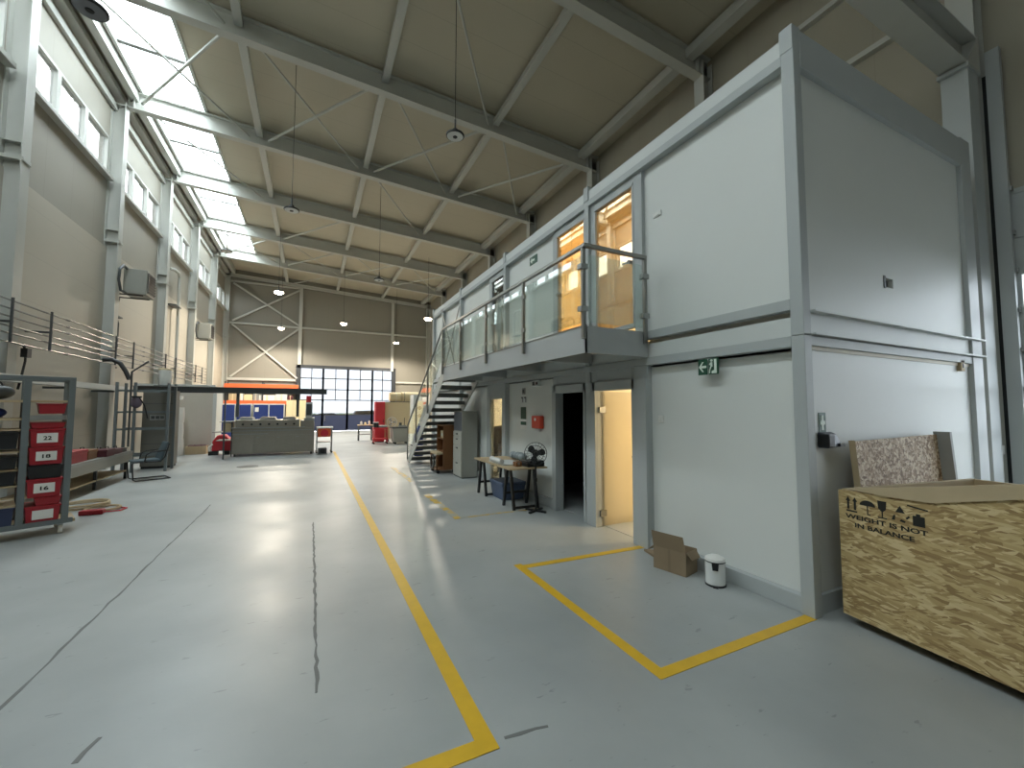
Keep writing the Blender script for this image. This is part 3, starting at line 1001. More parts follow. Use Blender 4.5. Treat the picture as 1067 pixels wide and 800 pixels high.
for (px, py) in posts + [(CX - 0.07, BY0 - 0.03)]:
    m = MB()
    m.box(px - 0.022, px + 0.022, py - 0.022, py + 0.022, 2.55, 3.62)
    p_ = obj('railing_post', m, 'rail', t, bevel=0.004)
    for z_ in (2.9, 3.4):
        if py > 4: cl = MB().box(px - 0.02, px + 0.02, py - 0.05, min(py + 0.05, 9.65), z_ - 0.03, z_ + 0.03)
        else: cl = MB().box(px - 0.05, px + 0.05, py - 0.028, py + 0.05, z_ - 0.03, z_ + 0.03)
        obj('clamp', cl, 'zinc', p_)
obj('handrail', MB().box(BX - 0.055, BX - 0.005, BY0 - 0.055, 9.65, 3.62, 3.665), 'rail', t, bevel=0.004)
obj('handrail', MB().box(BX - 0.005, CX - 0.05, BY0 - 0.055, BY0 - 0.005, 3.62, 3.665), 'rail', t, bevel=0.004)
ys = [p_[1] for p_ in posts]
for a, b_ in zip(ys, ys[1:]):
    obj('glass_panel', MB().box(BX - 0.035, BX - 0.025, a + 0.04, b_ - 0.04, 2.74, 3.54), 'railglass', t)
obj('glass_panel', MB().box(BX + 0.02, CX - 0.11, BY0 - 0.035, BY0 - 0.025, 2.74, 3.54), 'railglass', t)

SY0, SY1 = 9.66, 13.5
t = thing('staircase', 'open grey steel staircase leading down from the balcony end', 'staircase', (BX, SY1, 0))
for x in (BX, 3.74):
    m = MB().prism([(x, SY0, 2.70), (x, SY0, 2.39), (x, 13.28, 0.0), (x, SY1 + 0.06, 0.0), (x, SY1 + 0.06, 0.10)], (0.02, 0, 0))
    obj('stringer', m, 'steel', t)
n = 13
for j in range(1, n + 1):
    z_ = 2.7 * j / (n + 1)
    y_ = SY1 - (SY1 - SY0) * j / (n + 1)
    obj('tread', MB().box(BX + 0.02, 3.74, y_ - 0.13, y_ + 0.18, z_ - 0.10, z_), 'tread', t)
hr = MB().tube([(BX - 0.03, 9.665, 3.64), (BX - 0.03, 13.40, 1.22), (BX - 0.03, 13.44, 1.12), (BX - 0.03, 13.44, 0.1)], 0.024, 10)
obj('handrail', hr, 'rail', t, smooth=True)
for y_ in (11.0, 12.3):
    f_ = (y_ - SY0) / (SY1 - SY0)
    zt_ = 3.64 - (y_ - 9.62) / 3.78 * 2.42
    obj('railing_post', MB().box(BX - 0.05, BX - 0.01, y_ - 0.02, y_ + 0.02, 2.5 - 2.6 * f_, zt_), 'rail', t)
for a, b_ in ((9.72, 10.95), (11.05, 12.25), (12.35, 13.38)):
    lo = lambda y: 2.95 - (y - 9.62) / 3.78 * 2.62
    hi = lambda y: 3.52 - (y - 9.62) / 3.78 * 2.42
    m = MB().prism([(BX - 0.035, a, lo(a)), (BX - 0.035, b_, lo(b_)), (BX - 0.035, b_, hi(b_)), (BX - 0.035, a, hi(a))], (0.01, 0, 0))
    obj('glass_panel', m, 'railglass', t)

# ------------------------------------------------------------------ signs and small wall fittings
def plate(name, label, cat, y0, y1, z0, z1, mat, x=CX + P, th=0.008):
    t = thing(name, label, cat, (x - th, y0, z0))
    obj('plate', MB().box(x - th, x, y0, y1, z0, z1), mat, t)
    return t


def flat(mb, pts, x, th=0.003):
    """outline given as (y,z) on a wall facing -x"""
    mb.prism([(x, y, z) for y, z in pts], (-th, 0, 0))
    return mb


# emergency exit sign: arrow field (towards +y = picture left) and running figure
sx = CX - 0.006
t = thing('exit_sign', 'green emergency exit sign with arrow and running figure on the near container', 'sign', (sx, 2.91, 2.10))
obj('plate', MB().box(CX + 0.0, sx, 3.04, 3.155, 2.105, 2.275), 'green', t)
obj('plate', MB().box(CX + 0.0, sx, 2.905, 3.025, 2.105, 2.275), 'green', t)
obj('bracket', MB().box(CX, CX + P, 2.99, 3.05, 2.25, 2.28), 'frame', t)
ar = MB()
flat(ar, [(3.145, 2.19), (3.10, 2.245), (3.083, 2.245), (3.112, 2.203), (3.05, 2.203), (3.05, 2.178), (3.112, 2.178), (3.083, 2.136), (3.10, 2.136)], sx)
obj('arrow', ar, 'signwhite', t)
ru = MB()
flat(ru, [(2.925, 2.115), (2.985, 2.115), (2.985, 2.14), (2.955, 2.15), (2.955, 2.265), (2.925, 2.265)], sx)            # doorway
flat(ru, [(2.985 + 0.016 * math.cos(a * math.pi / 4), 2.252 + 0.014 * math.sin(a * math.pi / 4)) for a in range(8)], sx)  # head
flat(ru, [(2.975, 2.235), (2.998, 2.235), (3.0, 2.185), (2.975, 2.185)], sx)
flat(ru, [(2.998, 2.232), (3.016, 2.21), (3.010, 2.204), (2.99, 2.222)], sx)
flat(ru, [(3.0, 2.19), (3.016, 2.15), (3.016, 2.118), (3.006, 2.118), (3.004, 2.15), (2.985, 2.19)], sx)
obj('running_figure', ru, 'signwhite', t)

t = thing('exit_sign', 'small green sign on the upper container behind the balcony', 'sign', (sx, 6.95, 4.7))
obj('plate', MB().box(CX + P - 0.01, CX + P, 6.9, 7.2, 4.60, 4.76), 'green', t)
m = MB(); flat(m, [(7.17, 4.68), (7.10, 4.74), (7.10, 4.70), (7.0, 4.70), (7.0, 4.66), (7.10, 4.66), (7.10, 4.62)], CX + P - 0.01)
obj('arrow', m, 'signwhite', t)

# first aid sign on the end face (faces -y)
ey = CY + 0.05
FA = 0.05
t = thing('first_aid_sign', 'green first aid sign with white cross on the container end', 'sign', (4.08, ey, 1.55))
obj('plate', MB().box(4.06, 4.165, ey - 0.006, ey, 1.53, 1.71), 'green', t)
m = MB()
m.box(4.10, 4.125, ey - 0.009, ey - 0.006, 1.555, 1.685).box(4.077, 4.148, ey - 0.0095, ey - 0.006, 1.605, 1.635)
m.lathe([(0.001, -0.010), (0.027, -0.010), (0.027, -0.006)], (4.1125, ey, 1.62), 14, 'y')
obj('cross', m, 'signwhite', t)

# blue-black eye wash / dispenser box below it
t = thing('wall_dispenser', 'dark navy wall box below the first aid sign', 'wall box', (4.0, ey, 1.42))
m = MB().hexa([(4.03, ey - 0.09, 1.40), (4.25, ey - 0.09, 1.41), (4.25, ey, 1.41), (4.03, ey, 1.40), (4.04, ey - 0.07, 1.52), (4.22, ey - 0.06, 1.52), (4.24, ey, 1.54), (4.03, ey, 1.54)])
obj('body', m, M('navy_black_plastic', (34, 40, 58), 0.4), t, bevel=0.012)
obj('cap', MB().box(4.025, 4.12, ey - 0.098, ey, 1.41, 1.525), 'black', t, bevel=0.01)
obj('hinge_clip', MB().box(4.19, 4.255, ey - 0.105, ey - 0.085, 1.415, 1.44), 'black', t)

t = thing('socket_box', 'small brown junction box under the channel beam of the container end', 'box', (7.05, ey, 2.22))
obj('body', MB().box(7.02, 7.12, ey - 0.04, ey, 2.2, 2.33), 'wood', t)
obj('screw', MB().box(7.055, 7.085, ey - 0.046, ey - 0.04, 2.24, 2.29), 'black', t)

for (nm, lb, y_, z_, wd, hh) in (('switch_plate', 'white switch plate on the lower near panel beside the lit doorway', 3.80, 1.61, 0.085, 0.085),
                                 ('switch_plate', 'white switch plate on the upper near panel beside the orange door', 3.80, 4.21, 0.14, 0.06)):
    t = thing(nm, lb, 'switch', (CX + P, y_, z_))
    obj('plate', MB().box(CX + P - 0.012, CX + P, y_ - wd / 2, y_ + wd / 2, z_ - hh / 2, z_ + hh / 2), 'white', t, bevel=0.004)
    obj('rocker', MB().box(CX + P - 0.02, CX + P - 0.012, y_ - wd / 4, y_ + wd / 4, z_ - hh / 4, z_ + hh / 4), 'white', t, bevel=0.002)

# notices and alarm left of the dark doorway
wx = CX + P
t = thing('fire_alarm_box', 'orange red alarm box on the wall above the fan', 'alarm', (wx, 6.8, 1.45))
obj('body', MB().box(wx - 0.09, wx, 6.66, 7.0, 1.36, 1.60), 'alarm', t, bevel=0.02)
obj('lamp', MB().lathe([(0.03, -0.10), (0.03, -0.088)], (wx, 6.84, 1.53), 12, 'x'), 'white', t)
obj('bracket', MB().box(wx - 0.05, wx, 6.76, 6.9, 1.31, 1.36), 'fascia', t)
t = thing('notice', 'green and white notice on the wall left of the alarm box', 'notice', (wx, 7.4, 1.3))
obj('sheet', MB().box(wx - 0.004, wx, 7.35, 7.62, 1.31, 1.78), 'white', t)
obj('print', MB().box(wx - 0.006, wx - 0.004, 7.365, 7.605, 1.52, 1.765).box(wx - 0.0062, wx - 0.004, 7.365, 7.605, 1.40, 1.47), 'green', t)
t = thing('notice', 'two small pictogram tags above the green notice', 'notice', (wx, 7.4, 1.86))
m = MB().box(wx - 0.004, wx, 7.34, 7.60, 1.85, 1.98)
obj('sheet', m, 'fascia', t)
obj('print', MB().box(wx - 0.006, wx - 0.004, 7.37, 7.40, 1.86, 1.97).box(wx - 0.006, wx - 0.004, 7.40, 7.46, 1.94, 1.97).box(wx - 0.006, wx - 0.004, 7.50, 7.53, 1.86, 1.97).box(wx - 0.006, wx - 0.004, 7.53, 7.58, 1.94, 1.97), 'dkgrey', t)
t = thing('switch_plate', 'grey switch above the pictogram tags', 'switch', (wx, 7.45, 2.05))
obj('plate', MB().box(wx - 0.02, wx, 7.40, 7.52, 2.02, 2.15), 'greyboard', t, bevel=0.004)
obj('rocker', MB().box(wx - 0.026, wx - 0.02, 7.43, 7.49, 2.05, 2.12), 'dkgrey', t)
t = thing('emergency_light', 'small emergency light box high on the wall under the balcony', 'light', (wx, 7.0, 2.15))
obj('body', MB().box(wx - 0.06, wx, 6.78, 7.02, 2.16, 2.275), 'fascia', t, bevel=0.008)
obj('lens', MB().box(wx - 0.066, wx - 0.06, 6.92, 7.0, 2.18, 2.25), 'dkgrey', t)
obj('side_lens', MB().box(wx - 0.066, wx - 0.06, 6.80, 6.87, 2.19, 2.24), 'dkgrey', t)

# ------------------------------------------------------------------ high-bay lamps on long cables
def lamp(x, y, z, lit, label, r=0.2, lensmat=None):
    t = thing('pendant_lamp', label, 'lamp', (x, y, z), group='high bay pendant lamps')
    prof = [(r * 0.93, 0.0), (r, 0.01), (r, 0.035), (r * 0.8, 0.06), (r * 0.35, 0.09), (r * 0.3, 0.14), (0.02, 0.15)]
    obj('housing', MB().lathe(prof, (x, y, z), 28), 'black', t, smooth=True)
    obj('lens', MB().lathe([(0.001, -0.12), (r * 0.5, -0.10), (r * 0.85, -0.04), (r * 0.9, 0.002), (0.001, 0.003)] if lit else [(0.001, -0.008), (r * 0.84, -0.008), (r * 0.9, 0.002), (0.001, 0.003)], (x, y, z), 28), lensmat or ('lens_on' if lit else 'lens_off'), t)
    if not lit: obj('hub', MB().lathe([(0.001, -0.02), (r * 0.22, -0.018), (r * 0.28, 0.0), (0.001, 0.001)], (x, y, z), 20), 'black', t)
    obj('hook', MB().tube([(x, y, z + 0.14), (x, y, z + 0.34)], 0.018, 8), 'dkgrey', t)
    obj('cable', MB().tube([(x, y, z + 0.3), (x, y, zc(x))], 0.007, 6), 'black', t)
    if lit:
        l = bpy.data.lights.new('lamp_light', 'SPOT')
        l.energy = LAMP_W
        l.color = (1.0, 0.89, 0.73)
        l.spot_size = math.radians(165)
        l.spot_blend = 0.35
        l.shadow_soft_size = 0.15
        lo = bpy.data.objects.new('lamp_light', l)
        lo.location = (x, y, z - 0.2)
        C.objects.link(lo)


lamp(2.38, 7.43, 7.0, False, 'unlit ring lamp with white lens on a long cable in the upper middle', 0.175)
lamp(-2.77, 7.1, 7.0, False, 'large unlit lamp hanging close by the left skylight, cut by the frame top', 0.19, 'lens_grey')
lamp(-0.6, 12.24, 7.0, False, 'unlit pendant lamp hanging left of the middle of the hall', 0.19)
lamp(-3.21, 19.64, 8.0, False, 'unlit pendant lamp hanging farther back beside the left windows')
lamp(2.33, 17.0, 6.85, False, 'small unlit pendant lamp that shows above the right half of the gate')
lamp(-1.65, 24.2, 7.7, True, 'brightest lit lamp high before the cross brace of the back wall', 0.24)
lamp(-1.88, 30.6, 6.92, True, 'lit lamp lower down at the back wall rail left of the post')
lamp(1.71, 27.6, 7.0, True, 'lit lamp in the middle above the glazed gate')
lamp(5.5, 30.7, 6.5, True, 'lit lamp far back above the right end of the glazed gate')
lamp(6.1, 23.9, 7.0, True, 'lit lamp above the far end of the container row', 0.24)

# ------------------------------------------------------------------ OSB crate at the right
p0 = Vector((3.967, 1.943, 0))
cdv = Vector((-0.1546, -0.988, 0))              # along the long face, towards the viewer
cn = Vector((-0.988, 0.1546, 0))                # out of the long face
UP = Vector((0, 0, 1))


def F(s_, z_, o_=0.0):
    return p0 + cdv * s_ + UP * z_ + cn * o_


def slabp(mb, pts, th):                         # outline (s,z) on the long face, th towards the inside
    return mb.prism([F(a, b_, 0) for a, b_ in pts], -cn * th)


CL, CD = 1.95, 1.72
t = thing('osb_crate', 'large open OSB shipping crate with stencilled handling marks at the container corner', 'crate', (p0.x, p0.y, 0))
m = slabp(MB(), [(0, 0.08), (CL, 0.08), (CL, 1.225), (1.06, 1.215), (0.62, 1.10), (0, 1.075)], 0.018)
obj('long_side', m, 'osb', t)
m = MB().prism([F(0.10, 1.085, -0.018), (F(0.62, 1.10, -0.018)), F(1.06, 1.205, -0.018), F(CL, 1.215, -0.018), F(CL, 1.31, -0.018), F(1.06, 1.302, -0.018), F(0.32, 1.145, -0.018), F(0.12, 1.112, -0.018)], -cn * 0.045)
m = m if False else MB().prism([F(0.30, 1.0855, 0.014), F(0.62, 1.096, 0.014), F(1.06, 1.213, 0.014), F(CL, 1.222, 0.014), F(CL, 1.31, 0.014), F(1.06, 1.302, 0.014), F(0.32, 1.145, 0.014), F(0.16, 1.115, 0.014), F(0.12, 1.095, 0.014)], -cn * 0.06)
obj('top_rail', m, 'wood', t)


def inner(s0, s1, z0, z1, o0, o1):
    return MB().hexa([F(s0, z0, o0), F(s1, z0, o0), F(s1, z0, o1), F(s0, z0, o1), F(s0, z1, o0), F(s1, z1, o0), F(s1, z1, o1), F(s0, z1, o1)])


obj('end_side', inner(0, 0.018, 0.08, 1.075, -0.018, -CD), 'osb', t)
obj('end_side', inner(CL - 0.018, CL, 0.08, 1.2, -0.018, -CD), 'osb', t)
obj('long_side', inner(0, CL, 0.08, 1.075, -CD, -CD - 0.018), 'osb', t)
obj('base', inner(0.018, CL - 0.018, 0.08, 0.10, -0.018, -CD), 'osb', t)
obj('end_rail', inner(0.018, 0.06, 0.98, 1.085, -0.02, -CD), 'wood', t)
obj('back_rail', inner(0.06, CL - 0.06, 0.98, 1.085, -CD + 0.045, -CD), 'wood', t)
for s_ in (0.02, 0.9, CL - 0.14):
    obj('skid', inner(s_ + 0.05, s_ + 0.15, 0, 0.08, -0.22, -CD + 0.05), 'wood', t)
# stencils
e_ = 0.0006
for txt, s_, z_, wd, hh in (('WEIGHT IS NOT', 0.05, 0.860, 0.54, 0.036), ('IN BALANCE', 0.12, 0.798, 0.39, 0.036)):
    o_ = F(s_, z_, e_)
    X_ = cdv.copy()
    obj('stencil_lettering', text_mb(txt, wd, hh, o_, X_, UP), 'ink', t)


def ink(name, polys):
    m = MB()
    for pl in polys:
        m.prism([F(a, b_, e_) for a, b_ in pl], cn * 0.0015)
    obj(name, m, 'ink', t)


def rect(a, b_, c_, d_):
    return [(a, c_), (b_, c_), (b_, d_), (a, d_)]


ink('arrows_mark', [q for s_ in (0.075, 0.125) for q in ([(s_ - 0.018, 1.0), (s_ + 0.018, 1.0), (s_, 1.035)], rect(s_ - 0.008, s_ + 0.008, 0.935, 1.0))] + [rect(0.06, 0.14, 0.915, 0.927)])
ink('umbrella_mark', [[(0.165 + 0.05 + 0.055 * math.cos(a), 0.985 + 0.042 * math.sin(a)) for a in [math.pi * k / 10 for k in range(11)]],
                      rect(0.211, 0.219, 0.925, 0.985), rect(0.211, 0.235, 0.916, 0.925)])
ink('glass_mark', [[(0.285, 1.045), (0.345, 1.045), (0.34, 0.985), (0.32, 0.965), (0.31, 0.965), (0.29, 0.985)], rect(0.311, 0.319, 0.922, 0.967), rect(0.285, 0.345, 0.914, 0.924)])
ink('loop_mark', [[(0.40, 0.985), (0.46, 0.985), (0.43, 1.035)], [(0.375, 0.925), (0.395, 0.925), (0.40, 0.962), (0.388, 0.962)], [(0.425, 0.925), (0.455, 0.918), (0.462, 0.93), (0.435, 0.94)], [(0.47, 0.945), (0.49, 0.965), (0.482, 0.975), (0.462, 0.955)]])
ink('sling_mark', [rect(0.505, 0.575, 0.915, 0.985), rect(0.525, 0.55, 0.985, 1.0), [(0.475, 1.045), (0.595, 1.03), (0.595, 1.04), (0.475, 1.055)]])

# lid leaning between the crate and the container end
t = thing('crate_lid', 'OSB crate lid with battens leaning behind the open crate', 'crate lid', (5.2, 1.98, 0))


def L_(x, z, dy=0.0):
    return Vector((x, 1.925 + 0.055 * z + dy, z))


m = MB().hexa([L_(4.42, 0.02), L_(6.05, 0.02), L_(6.05, 0.02, 0.02), L_(4.42, 0.02, 0.02), L_(4.38, 1.45), L_(6.03, 1.47), L_(6.03, 1.47, 0.02), L_(4.38, 1.45, 0.02)])
obj('board', m, 'osb2', t)
m = MB().hexa([L_(4.38, 0.02, -0.03), L_(4.42, 0.02, -0.0), L_(4.42, 0.02, 0.02), L_(4.38, 0.02, 0.02), L_(4.335, 1.46, -0.03), L_(4.38, 1.46, 0.0), L_(4.38, 1.46, 0.02), L_(4.335, 1.46, 0.02)])
obj('batten', m, 'wood', t)
m = MB().hexa([L_(6.05, 0.02, -0.10), L_(6.09, 0.02, -0.10), L_(6.09, 0.02, 0.03), L_(6.05, 0.02, 0.03), L_(6.04, 1.50, -0.10), L_(6.09, 1.50, -0.10), L_(6.09, 1.50, 0.03), L_(6.04, 1.50, 0.03)])
obj('batten', m, 'greyboard', t, label='batten coloured grey for its shadow')  # grey instead of wood: the batten's shadow is put into its colour

# ------------------------------------------------------------------ cardboard box and pedal bin
t = thing('cardboard_box', 'brown cardboard box with open flaps beside the white pedal bin', 'box', (3.47, 3.3, 0))
a0 = Vector((3.44, 3.50, 0)); a1 = Vector((3.53, 3.14, 0))
u_ = (a1 - a0).normalized(); wdt = (a1 - a0).length
n_ = Vector((-u_.y, u_.x, 0))                    # away from the viewer
if n_.x < 0: n_ = -n_
dp, hb, th = 0.24, 0.24, 0.006


def Bx(a, b_, z):
    return a0 + u_ * a + n_ * b_ + UP * z


def sheet(c0, c1, c2, c3, nv):
    return MB().prism([c0, c1, c2, c3], nv)


obj('front_side', sheet(Bx(0, 0, 0.002), Bx(wdt, 0, 0.002), Bx(wdt, 0, hb), Bx(0, 0, hb), n_ * th), 'card', t)
obj('back_side', sheet(Bx(0, dp, 0.002), Bx(wdt, dp, 0.002), Bx(wdt, dp, hb), Bx(0, dp, hb), -n_ * th), 'card', t)
obj('left_side', sheet(Bx(0, th, 0.002), Bx(0, dp - th, 0.002), Bx(0, dp - th, hb), Bx(0, th, hb), u_ * th), 'card', t)
obj('right_side', sheet(Bx(wdt, th, 0.002), Bx(wdt, dp - th, 0.002), Bx(wdt, dp - th, hb), Bx(wdt, th, hb), -u_ * th), 'card', t)
obj('bottom', sheet(Bx(th, th, 0.002), Bx(wdt - th, th, 0.002), Bx(wdt - th, dp - th, 0.002), Bx(th, dp - th, 0.002), UP * th), 'card', t)
obj('front_flap', sheet(Bx(0, 0, hb), Bx(wdt, 0, hb), Bx(wdt - 0.012, -0.035, hb + 0.17), Bx(0.0, -0.035, hb + 0.17), n_ * th), 'card', t)
obj('back_flap', sheet(Bx(0, dp, hb), Bx(wdt, dp, hb), Bx(wdt, dp + 0.03, hb - 0.12), Bx(0, dp + 0.03, hb - 0.12), UP * th), 'card', t)
obj('left_flap', sheet(Bx(0, 0.02, hb), Bx(0, dp - 0.02, hb), Bx(-0.10, dp - 0.03, hb - 0.09), Bx(-0.10, 0.03, hb - 0.09), UP * th), 'card', t)
obj('right_flap', sheet(Bx(wdt, 0.02, hb), Bx(wdt, dp - 0.02, hb), Bx(wdt + 0.05, dp - 0.03, hb - 0.07), Bx(wdt + 0.05, 0.03, hb - 0.07), UP * th), 'card', t)
obj('tape', sheet(Bx(wdt * 0.46, -0.0015, 0.004), Bx(wdt * 0.54, -0.0015, 0.004), Bx(wdt * 0.54, -0.0015, hb), Bx(wdt * 0.46, -0.0015, hb), n_ * 0.001), M('brown_tape', (128, 110, 86), 0.4), t)
o = obj('cardboard_sheet', MB().hexa([(3.62, 3.58, 0.004), (3.70, 3.52, 0.004), (3.79, 3.86, 0.004), (3.71, 3.93, 0.004), (3.62, 3.58, 0.03), (3.70, 3.52, 0.03), (3.79, 3.86, 0.03), (3.71, 3.93, 0.03)]), 'card')
tag(o, 'flat cardboard sheet lying on the floor behind the cardboard box', 'cardboard')

bx, by = 3.665, 2.90
t = thing('pedal_bin', 'small white pedal bin standing against the near container', 'bin', (bx, by, 0))
obj('body', MB().lathe([(0.092, 0.015), (0.092, 0.235)], (bx, by, 0), 32), M('white_enamel', (224, 226, 224), 0.25), t, smooth=True)
obj('base_ring', MB().lathe([(0.097, 0.0), (0.097, 0.016), (0.092, 0.018)], (bx, by, 0), 32), 'black', t, smooth=True)
obj('rim', MB().lathe([(0.095, 0.228), (0.095, 0.242)], (bx, by, 0), 32), 'dkgrey', t, smooth=True)
obj('lid', MB().lathe([(0.096, 0.240), (0.09, 0.262), (0.05, 0.282), (0.001, 0.288)], (bx, by, 0), 32), 'white', t, smooth=True)
vd = Vector((-bx, -by, 0)).normalized(); vs2 = Vector((-vd.y, vd.x, 0))
q = Vector((bx, by, 0)) + vd * 0.086
obj('handle_clip', MB().hexa([q - vs2 * .025 + UP * .165, q + vs2 * .025 + UP * .165, q + vs2 * .025 + vd * .02 + UP * .165, q - vs2 * .025 + vd * .02 + UP * .165,
                             q - vs2 * .032 + UP * .24, q + vs2 * .032 + UP * .24, q + vs2 * .032 + vd * .024 + UP * .24, q - vs2 * .032 + vd * .024 + UP * .24]), 'black', t)
obj('pedal', MB().hexa([q - vs2 * .03 + UP * .004, q + vs2 * .03 + UP * .004, q + vs2 * .022 + vd * .035 + UP * .004, q - vs2 * .022 + vd * .035 + UP * .004,
                        q - vs2 * .03 + UP * .014, q + vs2 * .03 + UP * .014, q + vs2 * .022 + vd * .035 + UP * .012, q - vs2 * .022 + vd * .035 + UP * .012]), 'black', t)

# ------------------------------------------------------------------ trestle table and what stands on it
TZ = 0.73
t = thing('trestle_table', 'pale wooden table on black trestles below the red alarm box', 'table', (3.4, 7.1, 0))
obj('tabletop', MB().hexa([(3.02, 6.30, TZ - 0.03), (3.72, 6.24, TZ - 0.03), (3.76, 7.98, TZ - 0.03), (3.04, 8.02, TZ - 0.03), (3.02, 6.30, TZ), (3.72, 6.24, TZ), (3.76, 7.98, TZ), (3.04, 8.02, TZ)]), 'tabletop', t)
for yc in (6.62, 7.86):
    for xc in (3.16, 3.62):
        for s_ in (-1, 1):
            obj('leg', MB().bar((xc, yc + s_ * 0.07, TZ - 0.06), (xc, yc + s_ * 0.21, 0.0), 0.045, 0.045, (1, 0, 0)), 'black', t)
    obj('trestle_bar', MB().box(3.12, 3.68, yc - 0.06, yc + 0.06, TZ - 0.075, TZ - 0.03), 'black', t)
    for s_ in (-1, 1):
        obj('stretcher', MB().box(3.16, 3.62, yc + s_ * 0.205 - 0.016, yc + s_ * 0.205 + 0.016, 0.02 if s_ < 0 else 0.2, 0.06 if s_ < 0 else 0.24), 'black', t)

t = thing('drawings', 'loose white paper sheets spread on the trestle table', 'papers', (3.25, 6.9, TZ))
obj('sheet', MB().hexa([(3.06, 6.68, TZ), (3.5, 6.66, TZ), (3.52, 7.3, TZ), (3.08, 7.32, TZ), (3.06, 6.68, TZ + .012), (3.5, 6.66, TZ + .02), (3.52, 7.3, TZ + .012), (3.08, 7.32, TZ + .03)]), 'fascia', t)
obj('rolled_sheet', MB().cyl((3.06, 6.70, TZ + 0.065), (3.10, 7.25, TZ + 0.065), 0.045, 14), 'fascia', t, smooth=True)
t = thing('grey_cloth', 'crumpled grey film on the trestle table left of the fan', 'cloth', (3.5, 7.15, TZ))
m = MB()
random.seed(5)
for k in range(5):
    m = MB().ball((3.63 + random.uniform(-.02, .02), 7.0 + 0.11 * k, TZ + 0.088), 0.075, 8, 1.2, 1.1, random.uniform(.6, 1.1))
    obj('fold', m, M('grey_film', (136, 146, 148), 0.35), t, smooth=True)
t = thing('black_case', 'flat black case lying on the trestle table under the fan', 'case', (3.55, 6.42, TZ))
obj('body', MB().box(3.36, 3.70, 6.30, 6.62, TZ + 0.001, TZ + 0.07), 'black', t, bevel=0.008)
obj('lid', MB().box(3.36, 3.70, 6.30, 6.62, TZ + 0.072, TZ + 0.10), 'black', t, bevel=0.008)
t = thing('wood_block', 'small wooden block on the trestle table beside the black case', 'block', (3.3, 6.55, TZ))
obj('block', MB().box(3.22, 3.33, 6.45, 6.58, TZ + 0.001, TZ + 0.08), 'darkwood', t, bevel=0.004)
obj('clip', MB().box(3.25, 3.29, 6.44, 6.45, TZ + 0.03, TZ + 0.07), 'zinc', t)

# pedestal fan standing at the near end of the table
fx, fy, fz = 3.46, 6.19, 0.97
t = thing('pedestal_fan', 'black pedestal fan with round wire cage before the table end', 'fan', (fx, fy, 0))
obj('pole', MB().tube([(fx, fy, 0.02), (fx, fy, fz - 0.05)], 0.016, 10), 'black', t)
for a in (0.5, 0.5 + math.pi / 2):
    d_ = Vector((math.cos(a), math.sin(a), 0)) * 0.2
    c_ = Vector((fx, fy, 0.02))
    obj('foot_bar', MB().bar(c_ - d_, c_ + d_, 0.035, 0.03), 'black', t)
obj('knob', MB().cyl((fx, fy, 0.5), (fx, fy, 0.56), 0.026, 12), 'black', t)
axv = Vector((-0.45, -0.89, 0)).normalized(); sdv = Vector((-axv.y, axv.x, 0))
hc = Vector((fx, fy, fz))
obj('motor', MB().cyl(hc - axv * 0.13, hc - axv * 0.02, 0.06, 16), 'black', t, smooth=True)
cg = MB()
RF = 0.19


def circ(off, R, n=32):
    return [hc + axv * off + (sdv * math.cos(2 * math.pi * k / n) + UP * math.sin(2 * math.pi * k / n)) * R for k in range(n + 1)]


for off, R, rr in ((0.0, RF, 0.006), (0.045, RF * 0.72, 0.0025), (0.055, RF * 0.42, 0.0025), (-0.045, RF * 0.72, 0.0025)):
    cg.tube(circ(off, R), rr, 6)
for k in range(20):
    a = 2 * math.pi * k / 20
    e2 = sdv * math.cos(a) + UP * math.sin(a)
    cg.tube([hc + e2 * RF, hc + axv * 0.045 + e2 * RF * 0.72, hc + axv * 0.06 + e2 * 0.03], 0.0018, 5)
    cg.tube([hc + e2 * RF, hc - axv * 0.045 + e2 * RF * 0.72, hc - axv * 0.06 + e2 * 0.03], 0.0018, 5)
o = obj('cage', cg, 'dkgrey', t)
obj('hub', MB().cyl(hc + axv * 0.0, hc + axv * 0.035, 0.035, 16), 'black', t)
for k in range(3):
    a = 2 * math.pi * k / 3 + 0.35
    e1 = sdv * math.cos(a) + UP * math.sin(a)
    e2 = -sdv * math.sin(a) + UP * math.cos(a)
    pl = [(0.03, -0.025), (0.08, -0.062), (0.14, -0.068), (0.165, -0.03), (0.16, 0.02), (0.12, 0.045), (0.07, 0.04), (0.03, 0.02)]
    m = MB().prism([hc + axv * (0.015 + q_ * 0.25) + e1 * p_ + e2 * q_ for p_, q_ in pl], axv * 0.004)
    obj('blade', m, 'black', t)

t = thing('storage_box', 'slate blue plastic storage box on the floor under the trestle table', 'box', (3.45, 7.4, 0))
obj('body', MB().hexa([(3.30, 7.16, 0.004), (3.72, 7.16, 0.004), (3.72, 7.66, 0.004), (3.30, 7.66, 0.004), (3.27, 7.12, 0.27), (3.75, 7.12, 0.27), (3.75, 7.70, 0.27), (3.27, 7.70, 0.27)]), 'bluebox', t)
obj('lid', MB().box(3.255, 3.765, 7.105, 7.715, 0.27, 0.34), 'bluebox', t, bevel=0.012)

